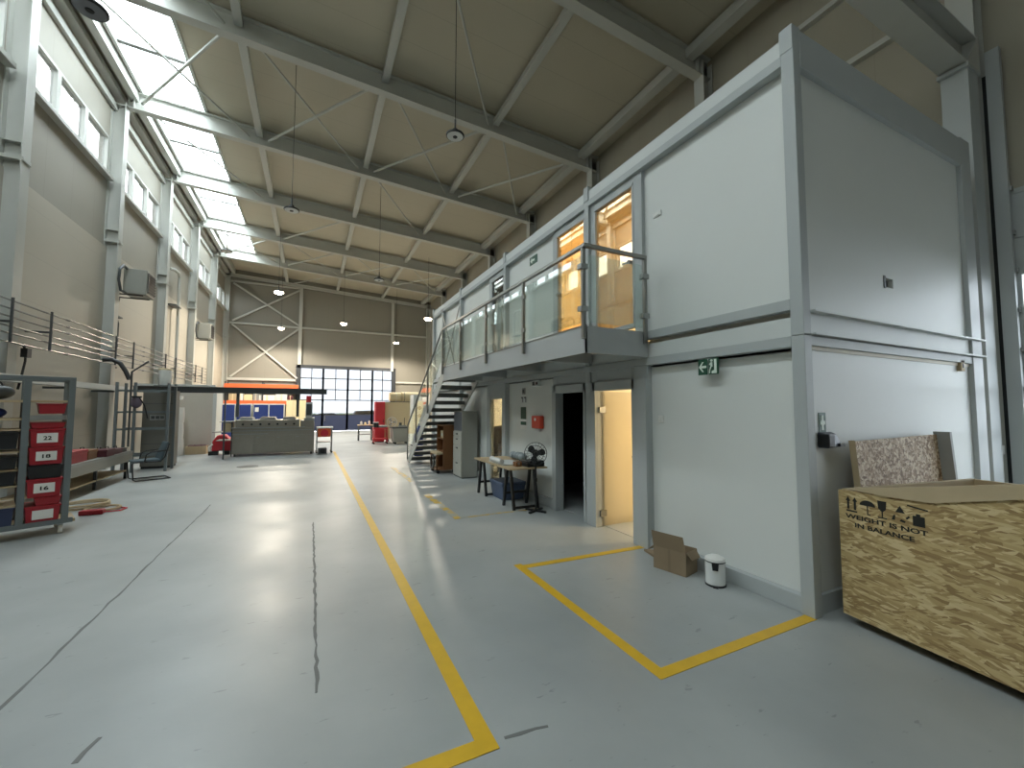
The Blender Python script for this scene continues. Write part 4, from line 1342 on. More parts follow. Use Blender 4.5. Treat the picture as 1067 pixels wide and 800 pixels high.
# inside the lit room behind the table: an office chair with a dark jacket
t = thing('office_chair', 'dark office chair with a jacket seen through the narrow lit glass door', 'chair', (4.45, 9.95, 0.01))
cx_, cy_ = 4.45, 9.95
for k in range(5):
    a = 2 * math.pi * k / 5
    obj('foot', MB().bar((cx_, cy_, 0.09), (cx_ + 0.3 * math.cos(a), cy_ + 0.3 * math.sin(a), 0.05), 0.05, 0.03), 'black', t)
    obj('caster', MB().ball((cx_ + 0.3 * math.cos(a), cy_ + 0.3 * math.sin(a), 0.038), 0.028, 8), 'black', t)
obj('column', MB().cyl((cx_, cy_, 0.08), (cx_, cy_, 0.46), 0.03), 'dkgrey', t)
obj('seat', MB().box(cx_ - 0.25, cx_ + 0.25, cy_ - 0.25, cy_ + 0.25, 0.46, 0.54), 'black', t, bevel=0.03)
obj('backrest', MB().hexa([(cx_ - 0.24, cy_ + 0.20, 0.58), (cx_ + 0.24, cy_ + 0.20, 0.58), (cx_ + 0.24, cy_ + 0.27, 0.58), (cx_ - 0.24, cy_ + 0.27, 0.58), (cx_ - 0.2, cy_ + 0.27, 1.15), (cx_ + 0.2, cy_ + 0.27, 1.15), (cx_ + 0.2, cy_ + 0.33, 1.15), (cx_ - 0.2, cy_ + 0.33, 1.15)]), 'black', t, bevel=0.02)
j = MB().hexa([(cx_ - 0.3, cy_ + 0.15, 0.5), (cx_ + 0.3, cy_ + 0.15, 0.5), (cx_ + 0.3, cy_ + 0.36, 0.5), (cx_ - 0.3, cy_ + 0.36, 0.5), (cx_ - 0.24, cy_ + 0.22, 1.2), (cx_ + 0.26, cy_ + 0.22, 1.28), (cx_ + 0.26, cy_ + 0.37, 1.28), (cx_ - 0.24, cy_ + 0.37, 1.2)])
o = obj('jacket', j, M('dark_jacket', (52, 46, 42), 0.9), bevel=0.05); tag(o, 'dark jacket hung over the office chair behind the narrow glass door', 'jacket')

# ------------------------------------------------------------------ cabinets by the stairs
def cabinet_grey():
    x0, x1, y0, y1, h = 3.37, 3.80, 9.80, 10.45, 1.66
    t = thing('metal_cabinet', 'tall grey metal cabinet with four drawers beside the staircase', 'cabinet', (x0, y0, 0))
    obj('carcass', MB().box(x0 + 0.02, x1, y0, y1, 0.02, h), 'greycab', t, bevel=0.006)
    obj('plinth', MB().box(x0 + 0.03, x1 - 0.01, y0 + 0.01, y1 - 0.01, 0, 0.02), 'dkgrey', t)
    zs = (0.03, 0.42, 0.80, 1.02, 1.15)
    for a, b_ in zip(zs, zs[1:]):
        d = obj('drawer', MB().box(x0, x0 + 0.02, y0 + 0.01, y1 - 0.01, a + 0.006, b_ - 0.006), M('pale_drawer', (172, 172, 164), 0.5), t, bevel=0.003)
        obj('knob', MB().box(x0 - 0.02, x0, (y0 + y1) / 2 - 0.05, (y0 + y1) / 2 + 0.05, b_ - 0.08, b_ - 0.05), 'dkgrey', d)
    obj('shelf_shade_plate', MB().box(x0 + 0.015, x0 + 0.02, y0 + 0.02, y1 - 0.02, 1.17, h - 0.02), M('shadowed_shelf', (88, 92, 98), 0.6), t)  # flat plate, its dark colour stands for the shade in an open shelf


cabinet_grey()
x0, x1, y0, y1 = 3.20, 3.56, 10.75, 11.4
t = thing('wooden_shelf_unit', 'brown wooden shelf unit on wheels under the stairs', 'shelf', (x0, y0, 0))
obj('side_panel', MB().box(x0 + 0.0, x1, y0, y0 + 0.03, 0.09, 1.28), 'darkwood', t)
obj('side_panel', MB().box(x0, x1, y1 - 0.03, y1, 0.09, 1.28), 'darkwood', t)
obj('back_panel', MB().box(x1 - 0.02, x1, y0 + 0.03, y1 - 0.03, 0.09, 1.28), 'darkwood', t)
for z_ in (0.09, 0.55, 0.9, 1.25):
    obj('shelf', MB().box(x0, x1 - 0.02, y0 + 0.03, y1 - 0.03, z_, z_ + 0.03), 'darkwood', t)
obj('lower_box', MB().box(x0 - 0.18, x0, y0 + 0.02, y1 - 0.02, 0.5, 0.56), 'wood', t)
obj('lower_post', MB().box(x0 - 0.18, x0 - 0.14, y0 + 0.02, y0 + 0.06, 0.09, 0.5), 'darkwood', t)
obj('lower_post', MB().box(x0 - 0.18, x0 - 0.14, y1 - 0.06, y1 - 0.02, 0.09, 0.5), 'darkwood', t)
obj('lower_board', MB().box(x0 - 0.18, x0, y0 + 0.02, y1 - 0.02, 0.09, 0.12), 'darkwood', t)
for xx in (x0 - 0.12, x1 - 0.06):
    for yy in (y0 + 0.06, y1 - 0.06):
        obj('caster', MB().cyl((xx, yy - 0.015, 0.045), (xx, yy + 0.015, 0.045), 0.044, 12), 'black', t)
t = thing('cable_coil', 'coil of dark cable hung on the front of the wooden shelf unit', 'cable', (x0 - 0.2, 11.0, 0.3))
obj('coil', MB().ring((x0 - 0.21, 11.06, 0.30), 0.17, 0.02, 24, 6, 'x'), 'black', t, smooth=True)
obj('tie', MB().ring((x0 - 0.21, 11.06, 0.47), 0.03, 0.01, 10, 5, 'z'), 'dkgrey', t)
t = thing('small_box', 'white box on the wooden shelf under the stairs', 'box', (3.3, 11.0, 0.93))
obj('carton', MB().box(3.24, 3.40, 10.9, 11.15, 0.932, 1.12), 'cream', t)
obj('label', MB().box(3.238, 3.24, 10.95, 11.1, 0.98, 1.06), 'white', t)
t = thing('blue_drum', 'royal blue canister standing behind the stairs', 'canister', (3.35, 13.9, 0))
obj('body', MB().lathe([(0.14, 0.0), (0.15, 0.03), (0.15, 0.98), (0.06, 1.06), (0.05, 1.12)], (3.38, 14.3, 0), 20), 'blue', t, smooth=True)
obj('valve', MB().cyl((3.38, 14.3, 1.12), (3.38, 14.3, 1.2), 0.025), 'zinc', t)
hs = MB().tube([(3.15, 12.9, 0.75), (3.12, 12.95, 0.55), (3.2, 13.0, 0.35), (3.35, 13.05, 0.2), (3.5, 13.1, 0.05)], 0.022, 8)

# ------------------------------------------------------------------ left wall: pipes, air handlers, ducts
for k, (y0, y1) in ((3, (8.5, 13.05)), (4, (13.1, 17.9)), (5, (17.6, 22.6)), (6, (22.2, 27.0))):
    zz = (3.76, 3.60, 3.45, 3.27, 3.14, 2.97)
    far = {3: 'nearest, beside the shelf trolley', 4: 'second from the near end', 5: 'third from the near end', 6: 'farthest'}[k]
    t = thing('wall_pipes', 'six thin horizontal pipes on brackets along the left wall, %s' % far, 'pipes', (-5.2, y0, 2.9), group='pipe runs on the left wall')
    for j, z in enumerate(zz):
        obj('pipe', MB().tube([(-5.12, y0, z + 0.012 * (k - 3)), (-5.12, y1 - (0.05 if j % 2 else 0), z + 0.012 * (k - 3))], 0.019, 8), 'rail', t)
        obj('end_cap', MB().cyl((-5.12, y1 - 0.12, z + 0.012 * (k - 3)), (-5.12, y1 + 0.04, z + 0.012 * (k - 3)), 0.022, 8), 'dkgrey', t)
    for yb_ in (y0 + 2.45, y0 + 3.75):
        obj('bracket', MB().box(-5.09, -5.05, yb_ - 0.012, yb_ + 0.012, 2.96, 3.80), 'dkgrey', t)
        obj('bracket_arm', MB().box(-5.46, -5.05, yb_ - 0.02, yb_ + 0.02, 3.33, 3.37), 'dkgrey', t)

for (yc, zc0, lb) in ((16.45, 5.15, 'nearer grey air heater bracketed high on the left wall'), (25.4, 5.15, 'farther grey air heater bracketed high on the left wall')):
    t = thing('air_heater', lb, 'heater', (-4.9, yc, zc0), group='air heaters on the left wall')
    obj('housing', MB().box(-5.18, -4.62, yc - 0.35, yc + 0.38, zc0 + 0.03, zc0 + 0.80), 'greycab', t, bevel=0.02)
    gr = MB().box(-4.62, -4.60, yc - 0.28, yc + 0.31, zc0 + 0.1, zc0 + 0.73)
    go_ = obj('grille', gr, 'dkgrey', t)
    for j in range(7):
        z = zc0 + 0.14 + 0.085 * j
        obj('louvre', MB().bar((-4.588, yc - 0.27, z), (-4.588, yc + 0.30, z), 0.008, 0.05, (0.6, 0, 1)), 'black', go_)
    obj('side_grille', MB().box(-5.12, -4.70, yc - 0.356, yc - 0.35, zc0 + 0.1, zc0 + 0.72), 'greycab', t)
    for s_ in (-0.25, 0.28):
        obj('bracket', MB().box(-5.46, -4.72, yc + s_ - 0.02, yc + s_ + 0.02, zc0, zc0 + 0.03), 'black', t)
    hp = [(-5.1, yc - 0.35, zc0 + 0.78), (-5.1, yc - 0.6, zc0 + 0.80), (-5.1, yc - 0.85, zc0 + 0.62), (-5.1, yc - 0.9, zc0 + 0.3), (-5.1, yc - 0.72, zc0 + 0.02), (-5.1, yc - 0.40, zc0 + 0.03)]
    obj('hose', MB().tube(hp, 0.035, 8), 'dkgrey', t, smooth=True)

t = thing('wall_conduit', 'grey conduit run with bends below the nearer air heater', 'conduit', (-5.3, 15.9, 2.4))
obj('conduit', MB().tube([(-5.25, 16.1, 5.0), (-5.25, 15.98, 4.8), (-5.25, 15.95, 4.4), (-5.25, 16.12, 4.25), (-5.25, 16.12, 3.5), (-5.25, 15.98, 3.3), (-5.25, 15.98, 2.4)], 0.035, 8), 'dkgrey', t, smooth=True)
obj('clip', MB().box(-5.3, -5.2, 15.9, 16.3, 4.42, 4.46), 'dkgrey', t)
obj('clip', MB().box(-5.3, -5.2, 15.9, 16.1, 2.9, 2.94), 'dkgrey', t)
t = thing('flue_pipe', 'tall thin flue pipe bending to the wall between the air heaters', 'pipe', (-5.25, 22.0, 2.4))
obj('pipe', MB().tube([(-5.40, 21.4, 7.5), (-5.28, 21.5, 7.5), (-5.25, 21.9, 7.5), (-5.25, 22.1, 7.35), (-5.25, 22.1, 2.5)], 0.06, 10), 'steel', t, smooth=True)
obj('clip', MB().box(-5.46, -5.17, 21.4, 22.2, 6.0, 6.05), 'dkgrey', t)
t = thing('wall_cable', 'black cable hanging down the nearest left column', 'cable', (-5.1, 11.2, 2.2))
obj('cable', MB().tube([(-5.15, 11.5, 3.0), (-5.15, 11.62, 2.88), (-5.15, 11.62, 2.66), (-5.15, 11.52, 2.3), (-5.15, 11.45, 2.1)], 0.02, 8), 'black', t)
obj('socket', MB().box(-5.2, -5.1, 11.56, 11.70, 2.74, 2.92), 'black', t)

# bright tray along the wall and the long beam running out over the steel machine
t = thing('cable_tray', 'bright metal cable tray along the left wall above the workbench', 'cable tray', (-5.2, 11.0, 2.2))
obj('tray', MB().box(-5.16, -4.98, 9.5, 16.3, 2.22, 2.24), 'zinc', t)
obj('lip', MB().box(-4.98, -4.965, 9.5, 16.3, 2.22, 2.36), 'fascia', t)
obj('lip', MB().box(-5.165, -5.16, 9.5, 16.3, 2.22, 2.30), 'zinc', t)
for yb_ in (10.2, 13.0, 15.3):
    obj('arm', MB().box(-5.46, -4.98, yb_, yb_ + 0.05, 2.17, 2.22), 'dkgrey', t)
t = thing('overhead_beam', 'long dark steel beam on posts reaching over the steel machine', 'beam', (-2.4, 16.9, 0))
obj('beam', ibeam(MB(), (-5.05, 16.9, 2.33), (0.52, 16.75, 2.33), 0.2, 0.14), 'dkgrey', t)
obj('lit_top_strip', MB().box(-5.0, -2.9, 16.80, 16.97, 2.44, 2.50), 'fascia', t)  # pale strip, paints in the lit left part of the beam
for x in (-2.62, -2.26, -0.43):
    obj('post', MB().box(x - (0.02 if x < -2.5 else 0.045), x + (0.02 if x < -2.5 else 0.045), 16.86, 16.94, 0.0 if x < -2.5 else 1.42, 2.25), 'dkgrey', t)

# ------------------------------------------------------------------ shelf trolley with bins at the left edge
tx, ty = -2.99, 7.98
tang = math.atan2(0.436, 0.9)
t = thing('shelf_trolley', 'tall grey shelf trolley on casters holding numbered red bins', 'trolley', (tx, ty, 0), rz=tang)
# own frame: +X along the front to the right, +Y to the back; right front corner at the origin
TW, TD = 1.18, 0.62


def TL(name, mat, x0, x1, y0, y1, z0, z1, parent=None, **kw):
    return obj(name, MB().box(x0, x1, y0, y1, z0, z1), mat, parent or t, local=True, **kw)


K['trolley'] = M('grey_trolley_paint', (104, 112, 114), 0.5, 0, 0.05)
for x in (-0.05, -0.46, -TW):
    for y in (0.0, TD - 0.06):
        TL('upright', 'trolley', x - 0.034, x + 0.034, y, y + 0.06, 0.2, 2.12, bevel=0.004)
for y in (0.0, TD - 0.06):
    TL('top_bar', 'trolley', -TW - 0.04, -0.016, y, y + 0.06, 2.12, 2.17, bevel=0.004)
    TL('base_bar', 'trolley', -TW - 0.04, 0.03, y, y + 0.06, 0.145, 0.21, bevel=0.004)
TL('end_bar', 'trolley', -0.085, -0.016, 0.06, TD - 0.06, 2.12, 2.17)
TL('base_board', 'wood', -TW - 0.02, 0.06, 0.07, TD - 0.07, 0.14, 0.185)
for z in (1.60, 1.84):
    TL('shelf', 'wood', -TW, -0.085, 0.03, TD - 0.03, z - 0.025, z + 0.005)
for z in (0.46, 0.72, 0.93, 1.17, 1.46):
    TL('shelf', 'wood', -TW, -0.495, 0.03, TD - 0.03, z - 0.02, z)
TL('rail', 'zinc', -0.425, -0.085, 0.0, 0.02, 1.575, 1.64)
for x in (-0.08, -TW + 0.03):
    for y in (0.08, TD - 0.08):
        cst = obj('caster', MB().cyl((x - 0.02, y + 0.02, 0.065), (x + 0.02, y + 0.02, 0.065), 0.064, 16), 'white', t, local=True)
        obj('fork', MB().box(x - 0.026, x + 0.026, y - 0.02, y + 0.03, 0.10, 0.145), 'zinc', cst, local=True)


def wld(x, y):
    c, s_ = math.cos(tang), math.sin(tang)
    return tx + x * c - y * s_, ty + x * s_ + y * c


def bin_(x0, x1, z0, z1, mat, label, txt=None, tagged=False, dp=0.45, cat='bin'):
    ox, oy = wld(x0, 0.02)
    b = thing('storage_bin', label, cat, (ox, oy, z0), rz=tang, group='bins on the shelf trolley')
    w_, h = x1 - x0, z1 - z0
    f = MB().hexa([(0.015, 0.0, 0), (w_ - 0.015, 0.0, 0), (w_ - 0.015, dp, 0), (0.015, dp, 0), (0, -0.01, h * 0.9), (w_, -0.01, h * 0.9), (w_, dp + 0.01, h * 0.9), (0, dp + 0.01, h * 0.9)])
    obj('body', f, mat, b, local=True, bevel=0.006)
    obj('rim', MB().box(-0.008, w_ + 0.008, -0.02, dp + 0.02, h * 0.9, h), mat, b, local=True, bevel=0.004)
    if tagged:
        lp = obj('label_plate', MB().box(w_ * 0.2, w_ * 0.8, -0.012, -0.006, h * 0.24, h * 0.76), 'white', b, local=True)
        if txt:
            obj('lettering', text_mb(txt, w_ * 0.24, h * 0.22, (w_ * 0.38, -0.013, h * 0.38), (1, 0, 0), (0, 0, 1)), 'ink', lp, local=True)
    return b


RX0, RX1 = -0.415, -0.095
bin_(RX0, RX1, 0.187, 0.42, 'red', 'red bin with a blank white label, lowest on the trolley', None, True)
bin_(RX0 + 0.08, RX1, 0.425, 0.53, 'red', 'low red tray between the blank label bin and bin 16')
bin_(RX0, RX1, 0.535, 0.78, 'red', 'red bin labelled 16 on the shelf trolley', '16', True)
bin_(RX0, RX1, 0.97, 1.205, 'red', 'red bin labelled 18 on the shelf trolley', '18', True)
bin_(RX0, RX1, 1.21, 1.455, 'red', 'red bin labelled 22 on the shelf trolley', '22', True)
bin_(RX0, RX1, 1.46, 1.54, 'red', 'flat red tray above bin 22')
bin_(RX0 + 0.06, RX1, 1.66, 1.80, 'red', 'dark red bin on the upper shelf of the trolley', None, False, 0.3)
bin_(RX0, RX1, 0.785, 0.96, 'black', 'black crate between the bins labelled 18 and 16')
for z0, z1, mt, lb in ((0.187, 0.44, 'navy', 'dark blue crate at the bottom left of the trolley'), (0.73, 0.90, 'black', 'black crate low in the left bay of the trolley'), (0.94, 1.10, 'black', 'black crate in the middle of the left bay of the trolley'),
                       (1.20, 1.42, 'black', 'black crate high in the left bay of the trolley')):
    bin_(-1.10, -0.51, z0, z1, mt, lb)
for (x, z, r_, mt, nm, lb, ct) in ((-0.75, 1.845, 0.13, 'dkgrey', 'tool_bag', 'dark grey bag on the top shelf of the trolley', 'bag'), (-0.75, 1.605, 0.09, 'blue', 'blue_cloth', 'blue cloth bundle on the trolley under the dark grey bag', 'cloth')):
    ox, oy = wld(x, 0.25)
    b = thing(nm, lb, ct, (ox, oy, z), rz=tang)
    obj('body', MB().ball((0, 0, r_ * 0.8), r_, 10, 1.5, 1.2, 0.8), mt, b, local=True, smooth=True)
    obj('strap', MB().ring((0, -0.05, r_ * 1.4), r_ * 0.6, 0.012, 14, 6, 'y', (0, math.pi)), 'black', b, local=True)

# ------------------------------------------------------------------ workbench and clutter behind the trolley
t = thing('workbench', 'long low workbench along the left wall behind the trolley', 'workbench', (-4.3, 11.8, 0))
obj('top', MB().box(-4.8, -4.0, 9.9, 13.6, 0.60, 0.66), 'zinc', t)
obj('apron', MB().box(-4.03, -4.0, 9.9, 13.6, 0.42, 0.60), 'greycab', t)
for y in (10.1, 11.8, 13.4):
    for x in (-4.75, -4.10):
        obj('leg', MB().box(x, x + 0.05, y, y + 0.05, 0, 0.6), 'dkgrey', t)
obj('lower_shelf', MB().box(-4.7, -4.05, 10.1, 13.4, 0.18, 0.21), 'wood', t)
for (nm, x, y, sx, sy, h, mt, lb, ct) in (
        ('tool_box', -4.28, 11.1, 0.4, 0.7, 0.24, 'red', 'red tool box at the near end of the workbench', 'tool box'),
        ('carton', -4.28, 11.75, 0.35, 0.4, 0.2, 'darkwood', 'brown carton beside the red tool box on the workbench', 'box'),
        ('tool_case', -4.2, 12.3, 0.4, 0.4, 0.16, 'dkmaroon', 'dark maroon tool case in the middle of the workbench', 'case'),
        ('tool_case', -4.25, 12.85, 0.4, 0.5, 0.12, 'dkmaroon', 'flat maroon tool case farther along the workbench', 'case'),
        ('tool_case', -4.25, 13.3, 0.35, 0.3, 0.1, 'black', 'black case at the far end of the workbench', 'case')):
    if mt == 'dkmaroon' and mt not in K: K[mt] = M('dark_maroon_plastic', (84, 38, 46), 0.5)
    b = thing(nm, lb, ct, (x, y, 0.66), group='cases on the workbench')
    obj('body', MB().box(x - sx / 2, x + sx / 2, y - sy / 2, y + sy / 2, 0.661, 0.66 + h * 0.7), mt, b, bevel=0.01)
    obj('lid', MB().box(x - sx / 2 - 0.01, x + sx / 2 + 0.01, y - sy / 2 - 0.01, y + sy / 2 + 0.01, 0.66 + h * 0.7, 0.66 + h), mt, b, bevel=0.01)
    obj('handle', MB().tube([(x, y - 0.08, 0.66 + h), (x, y - 0.07, 0.66 + h + 0.05), (x, y + 0.07, 0.66 + h + 0.05), (x, y + 0.08, 0.66 + h)], 0.01, 6), 'black', b)
t = thing('floor_cables', 'brown hose coils on the floor beside the trolley', 'hose', (-3.5, 9.6, 0))
for r_, z, x, y in ((0.34, 0.03, -3.55, 9.9), (0.30, 0.075, -3.5, 9.85), (0.22, 0.03, -3.15, 9.5)):
    obj('coil', MB().ring((x, y, z), r_, 0.02, 28, 6), 'wood', t, smooth=True)
t = thing('extension_reel', 'red extension socket lying by the brown hose coils', 'socket', (-3.2, 9.15, 0))
obj('body', MB().box(-3.32, -3.02, 9.1, 9.22, 0.002, 0.08), 'red', t, bevel=0.015)
obj('cable', MB().tube([(-3.02, 9.16, 0.03), (-2.85, 9.25, 0.015), (-2.82, 9.45, 0.013), (-3.0, 9.6, 0.013)], 0.011, 6), 'redpaint', t)

# cantilever chair
t = thing('visitor_chair', 'blue grey cantilever chair on a black tube frame before the steel rack', 'chair', (-3.56, 12.98, 0), rz=math.radians(26))
fr_ = []
for s_ in (-0.26, 0.26):
    fr_.append([(0.42, s_ * 0.9, 0.02), (-0.22, s_, 0.02), (-0.27, s_, 0.05), (-0.30, s_, 0.42), (-0.26, s_, 0.45), (0.22, s_, 0.44), (0.30, s_, 0.55), (0.37, s_, 0.86)])
for f in fr_:
    obj('side_tube', MB().tube(f, 0.014, 8), 'black', t, local=True, smooth=True)
obj('base_tube', MB().tube([(0.42, -0.24, 0.02), (0.42, 0.24, 0.02)], 0.014, 8), 'black', t, local=True)
obj('seat', MB().hexa([(-0.29, -0.25, 0.44), (0.24, -0.25, 0.43), (0.24, 0.25, 0.43), (-0.29, 0.25, 0.44), (-0.29, -0.25, 0.49), (0.24, -0.25, 0.50), (0.24, 0.25, 0.50), (-0.29, 0.25, 0.49)]), 'chair', t, local=True, bevel=0.025)
obj('backrest', MB().hexa([(0.20, -0.26, 0.48), (0.26, -0.26, 0.48), (0.26, 0.26, 0.48), (0.20, 0.26, 0.48), (0.33, -0.22, 0.90), (0.38, -0.22, 0.90), (0.38, 0.22, 0.90), (0.33, 0.22, 0.90)]), 'chair', t, local=True, bevel=0.03)
for s_ in (-0.27, 0.27):
    obj('armrest', MB().tube([(0.33, s_, 0.70), (0.05, s_, 0.68), (-0.05, s_, 0.62), (-0.08, s_, 0.46)], 0.016, 8), 'black', t, local=True, smooth=True)

# steel rack frame
t = thing('steel_rack', 'open dark steel tube rack standing before the grey control cabinet', 'rack', (-4.1, 14.7, 0))
for x in (-4.66, -4.28, -3.56):
    for y in (14.5, 15.1):
        if x == -4.28 and y > 15: continue
        obj('post', MB().box(x - 0.03, x + 0.03, y - 0.03, y + 0.03, 0, 2.42), 'trolley', t)
for z in (0.45, 1.16, 1.62, 2.2):
    for y in (14.5, 15.1):
        obj('cross_bar', MB().box(-4.63, -3.53, y - 0.02, y + 0.02, z - 0.025, z + 0.025), 'trolley', t)
obj('top_shelf', MB().box(-3.9, -3.53, 14.48, 15.12, 2.34, 2.36), 'trolley', t)
t = thing('control_cabinet', 'tall grey control cabinet with a row of small displays behind the steel rack', 'cabinet', (-4.0, 15.3, 0))
obj('body', MB().box(-4.32, -3.62, 15.22, 15.85, 0.06, 2.24), M('warm_grey_enamel', (112, 110, 102), 0.5), t, bevel=0.01)
obj('plinth', MB().box(-4.30, -3.64, 15.24, 15.83, 0, 0.06), 'black', t)
pl = obj('display_panel', MB().box(-4.14, -3.80, 15.20, 15.22, 1.38, 1.54), 'greyboard', t)
for j in range(3):
    obj('display', MB().box(-4.11 + j * 0.105, -4.03 + j * 0.105, 15.19, 15.20, 1.42, 1.50), 'dkgrey', pl)
for z in (0.7, 1.15, 1.85):
    obj('door_seam', MB().box(-4.31, -3.63, 15.212, 15.22, z, z + 0.012), 'dkgrey', t)
t = thing('white_barrel', 'white plastic barrel standing on top of the steel rack', 'barrel', (-3.72, 14.9, 2.36))
obj('body', MB().lathe([(0.115, 0.0), (0.14, 0.03), (0.15, 0.25), (0.15, 0.46)], (-3.75, 14.85, 2.361), 20), 'white', t, smooth=True)
obj('lid', MB().lathe([(0.155, 0.44), (0.155, 0.48), (0.14, 0.49)], (-3.75, 14.85, 2.361), 20), 'cream', t, smooth=True)
t = thing('hanging_hose', 'black corrugated hose looped over the steel rack', 'hose', (-4.6, 14.6, 1.2))
obj('hose', MB().tube([(-4.98, 14.5, 3.0), (-4.80, 14.5, 3.02), (-4.62, 14.5, 2.92), (-4.5, 14.48, 2.72), (-4.40, 14.44, 2.5)], 0.055, 10), 'black', t, smooth=True)
obj('stand_tube', MB().tube([(-4.35, 14.42, 0.7), (-4.35, 14.42, 2.7), (-4.0, 14.4, 3.0)], 0.025, 8), 'dkgrey', t)
t = thing('hanging_tool', 'purple grey tool hung inside the steel rack', 'tool', (-4.2, 14.6, 1.6))
obj('shell', MB().ball((-4.24, 14.46, 1.88), 0.13, 8, 1, 0.8, 1.2), M('purple_grey_plastic', (104, 92, 106), 0.5), t, smooth=True)
obj('strap', MB().tube([(-4.16, 14.42, 2.0), (-4.05, 14.42, 1.8), (-3.97, 14.42, 1.45)], 0.015, 6), 'black', t)
obj('visor', MB().box(-4.30, -4.10, 14.33, 14.38, 2.0, 2.05), 'black', t)

# white partition, wrapped tower, crate with tools, red machine
t = thing('white_booth', 'plain pale metal booth wall beyond the control cabinet', 'booth', (-3.8, 19.8, 0))
obj('front', MB().box(-4.75, -3.45, 19.75, 19.80, 0, 2.36), M('pale_booth_sheet', (196, 192, 182), 0.5), t)
obj('side', MB().box(-3.50, -3.45, 19.80, 21.6, 0, 2.36), 'fascia', t)
obj('corner_post', MB().box(-3.46, -3.34, 19.70, 19.82, 0, 2.30), 'fascia', t)
t = thing('wrapped_tower', 'slim white film wrapped column beside the booth wall', 'tower', (-4.25, 19.0, 0))
for j, (h0, h1, w_) in enumerate(((0, 0.6, 0.16), (0.6, 1.2, 0.14), (1.2, 1.75, 0.15))):
    obj('section', MB().lathe([(w_, h0), (w_ * 1.08, (h0 + h1) / 2), (w_ * 0.96, h1)], (-4.34, 19.05, 0), 9), 'white', t)
obj('head', MB().box(-4.52, -4.26, 18.9, 19.15, 2.02, 2.16), 'white', t, bevel=0.02)
obj('mast', MB().box(-4.54, -4.40, 18.95, 19.1, 0, 2.02), 'dkgrey', t)
t = thing('wooden_crate', 'low wooden crate holding dark red offcuts before the booth wall', 'crate', (-3.85, 19.3, 0))
for q in ((-4.15, -3.5, 19.1, 19.13), (-4.15, -3.5, 19.55, 19.58), (-4.15, -4.12, 19.13, 19.55), (-3.53, -3.5, 19.13, 19.55)):
    obj('side', MB().box(*q, 0.02, 0.30), 'wood', t)
obj('bottom', MB().box(-4.15, -3.5, 19.1, 19.58, 0, 0.02), 'wood', t)
t = thing('red_offcuts', 'heap of dark red offcuts lying in the low wooden crate', 'offcuts', (-3.8, 19.3, 0.02))
for k in range(5):
    obj('offcut', MB().ball((-4.0 + 0.1 * k, 19.3 + 0.03 * (k % 2), 0.27), 0.09, 7, 1.3, 1, 0.9), 'dkmaroon', t, smooth=True)
t = thing('red_machine', 'small red floor machine on black feet left of the steel machine', 'machine', (-2.9, 18.6, 0))
obj('body', MB().prism([(-3.25, 18.5, 0.14), (-2.62, 18.5, 0.14), (-2.62, 18.5, 0.5), (-2.85, 18.5, 0.74), (-3.08, 18.5, 0.72), (-3.22, 18.5, 0.5)], (0, 0.5, 0)), 'redpaint', t, bevel=0.04)
obj('foot', MB().box(-3.32, -3.02, 18.45, 18.6, 0, 0.14), 'black', t)
obj('foot', MB().box(-2.86, -2.66, 18.45, 18.6, 0, 0.14), 'black', t)
obj('hose', MB().tube([(-3.2, 18.48, 0.4), (-3.3, 18.4, 0.3), (-3.28, 18.4, 0.15)], 0.03, 8), 'white', t)

# ------------------------------------------------------------------ stainless machine
t = thing('steel_machine', 'long stainless steel machine with a row of panel doors in mid hall', 'machine', (-1.17, 17.5, 0))
MX0, MX1, MY0, MY1 = -2.47, 0.12, 17.5, 18.6
obj('body', MB().box(MX0, MX1, MY0, MY1, 0.09, 1.0), 'inox', t, bevel=0.01)
nd = 4
for j in range(nd):
    a = MX0 + 0.04 + (MX1 - MX0 - 0.06) * j / nd
    b_ = MX0 + 0.04 + (MX1 - MX0 - 0.06) * (j + 1) / nd - 0.02
    d = obj('door', MB().box(a, b_, MY0 - 0.018, MY0, 0.16, 0.74), 'inox', t, bevel=0.004)
    obj('handle', MB().box(a + 0.06, a + 0.16, MY0 - 0.035, MY0 - 0.018, 0.66, 0.68), 'zinc', d)
for z in (0.78, 0.90):
    obj('trim_strip', MB().box(MX0, MX1 - (1.5 if z < 0.8 else 0), MY0 - 0.03, MY0, z, z + 0.025), 'zinc', t)
obj('work_edge', MB().box(MX0 - 0.02, MX1 - 0.3, MY0 - 0.06, MY0 + 0.05, 1.0, 1.03), 'zinc', t)
obj('control_strip', MB().box(MX0 + 0.08, MX1 - 0.5, MY0 + 0.04, MY1 - 0.1, 1.0, 1.30), 'inox', t, bevel=0.008)
for j in range(7):
    obj('knob', MB().lathe([(0.035, -0.03), (0.04, 0.0)], (MX0 + 0.3 + j * 0.27, MY0 + 0.04, 1.14), 12, 'y'), 'black', t)
for x, w_ in ((-2.1, 0.42), (-1.42, 0.5), (-0.72, 0.42)):
    pn = obj('pan', MB().box(x - w_ / 2, x + w_ / 2, MY0 + 0.15, MY1 - 0.25, 1.30, 1.37), 'zinc', t, bevel=0.01)
    obj('pan_lid', MB().box(x - w_ / 2 + 0.03, x + w_ / 2 - 0.03, MY0 + 0.18, MY1 - 0.28, 1.37, 1.40), 'inox', pn)
obj('end_block', MB().box(MX1 - 0.46, MX1, MY0 + 0.02, MY1 - 0.1, 1.0, 1.26), 'inox', t, bevel=0.008)
obj('end_top', MB().box(MX1 - 0.34, MX1 + 0.02, MY0 + 0.02, MY1 - 0.1, 1.26, 1.36), 'zinc', t, bevel=0.008)
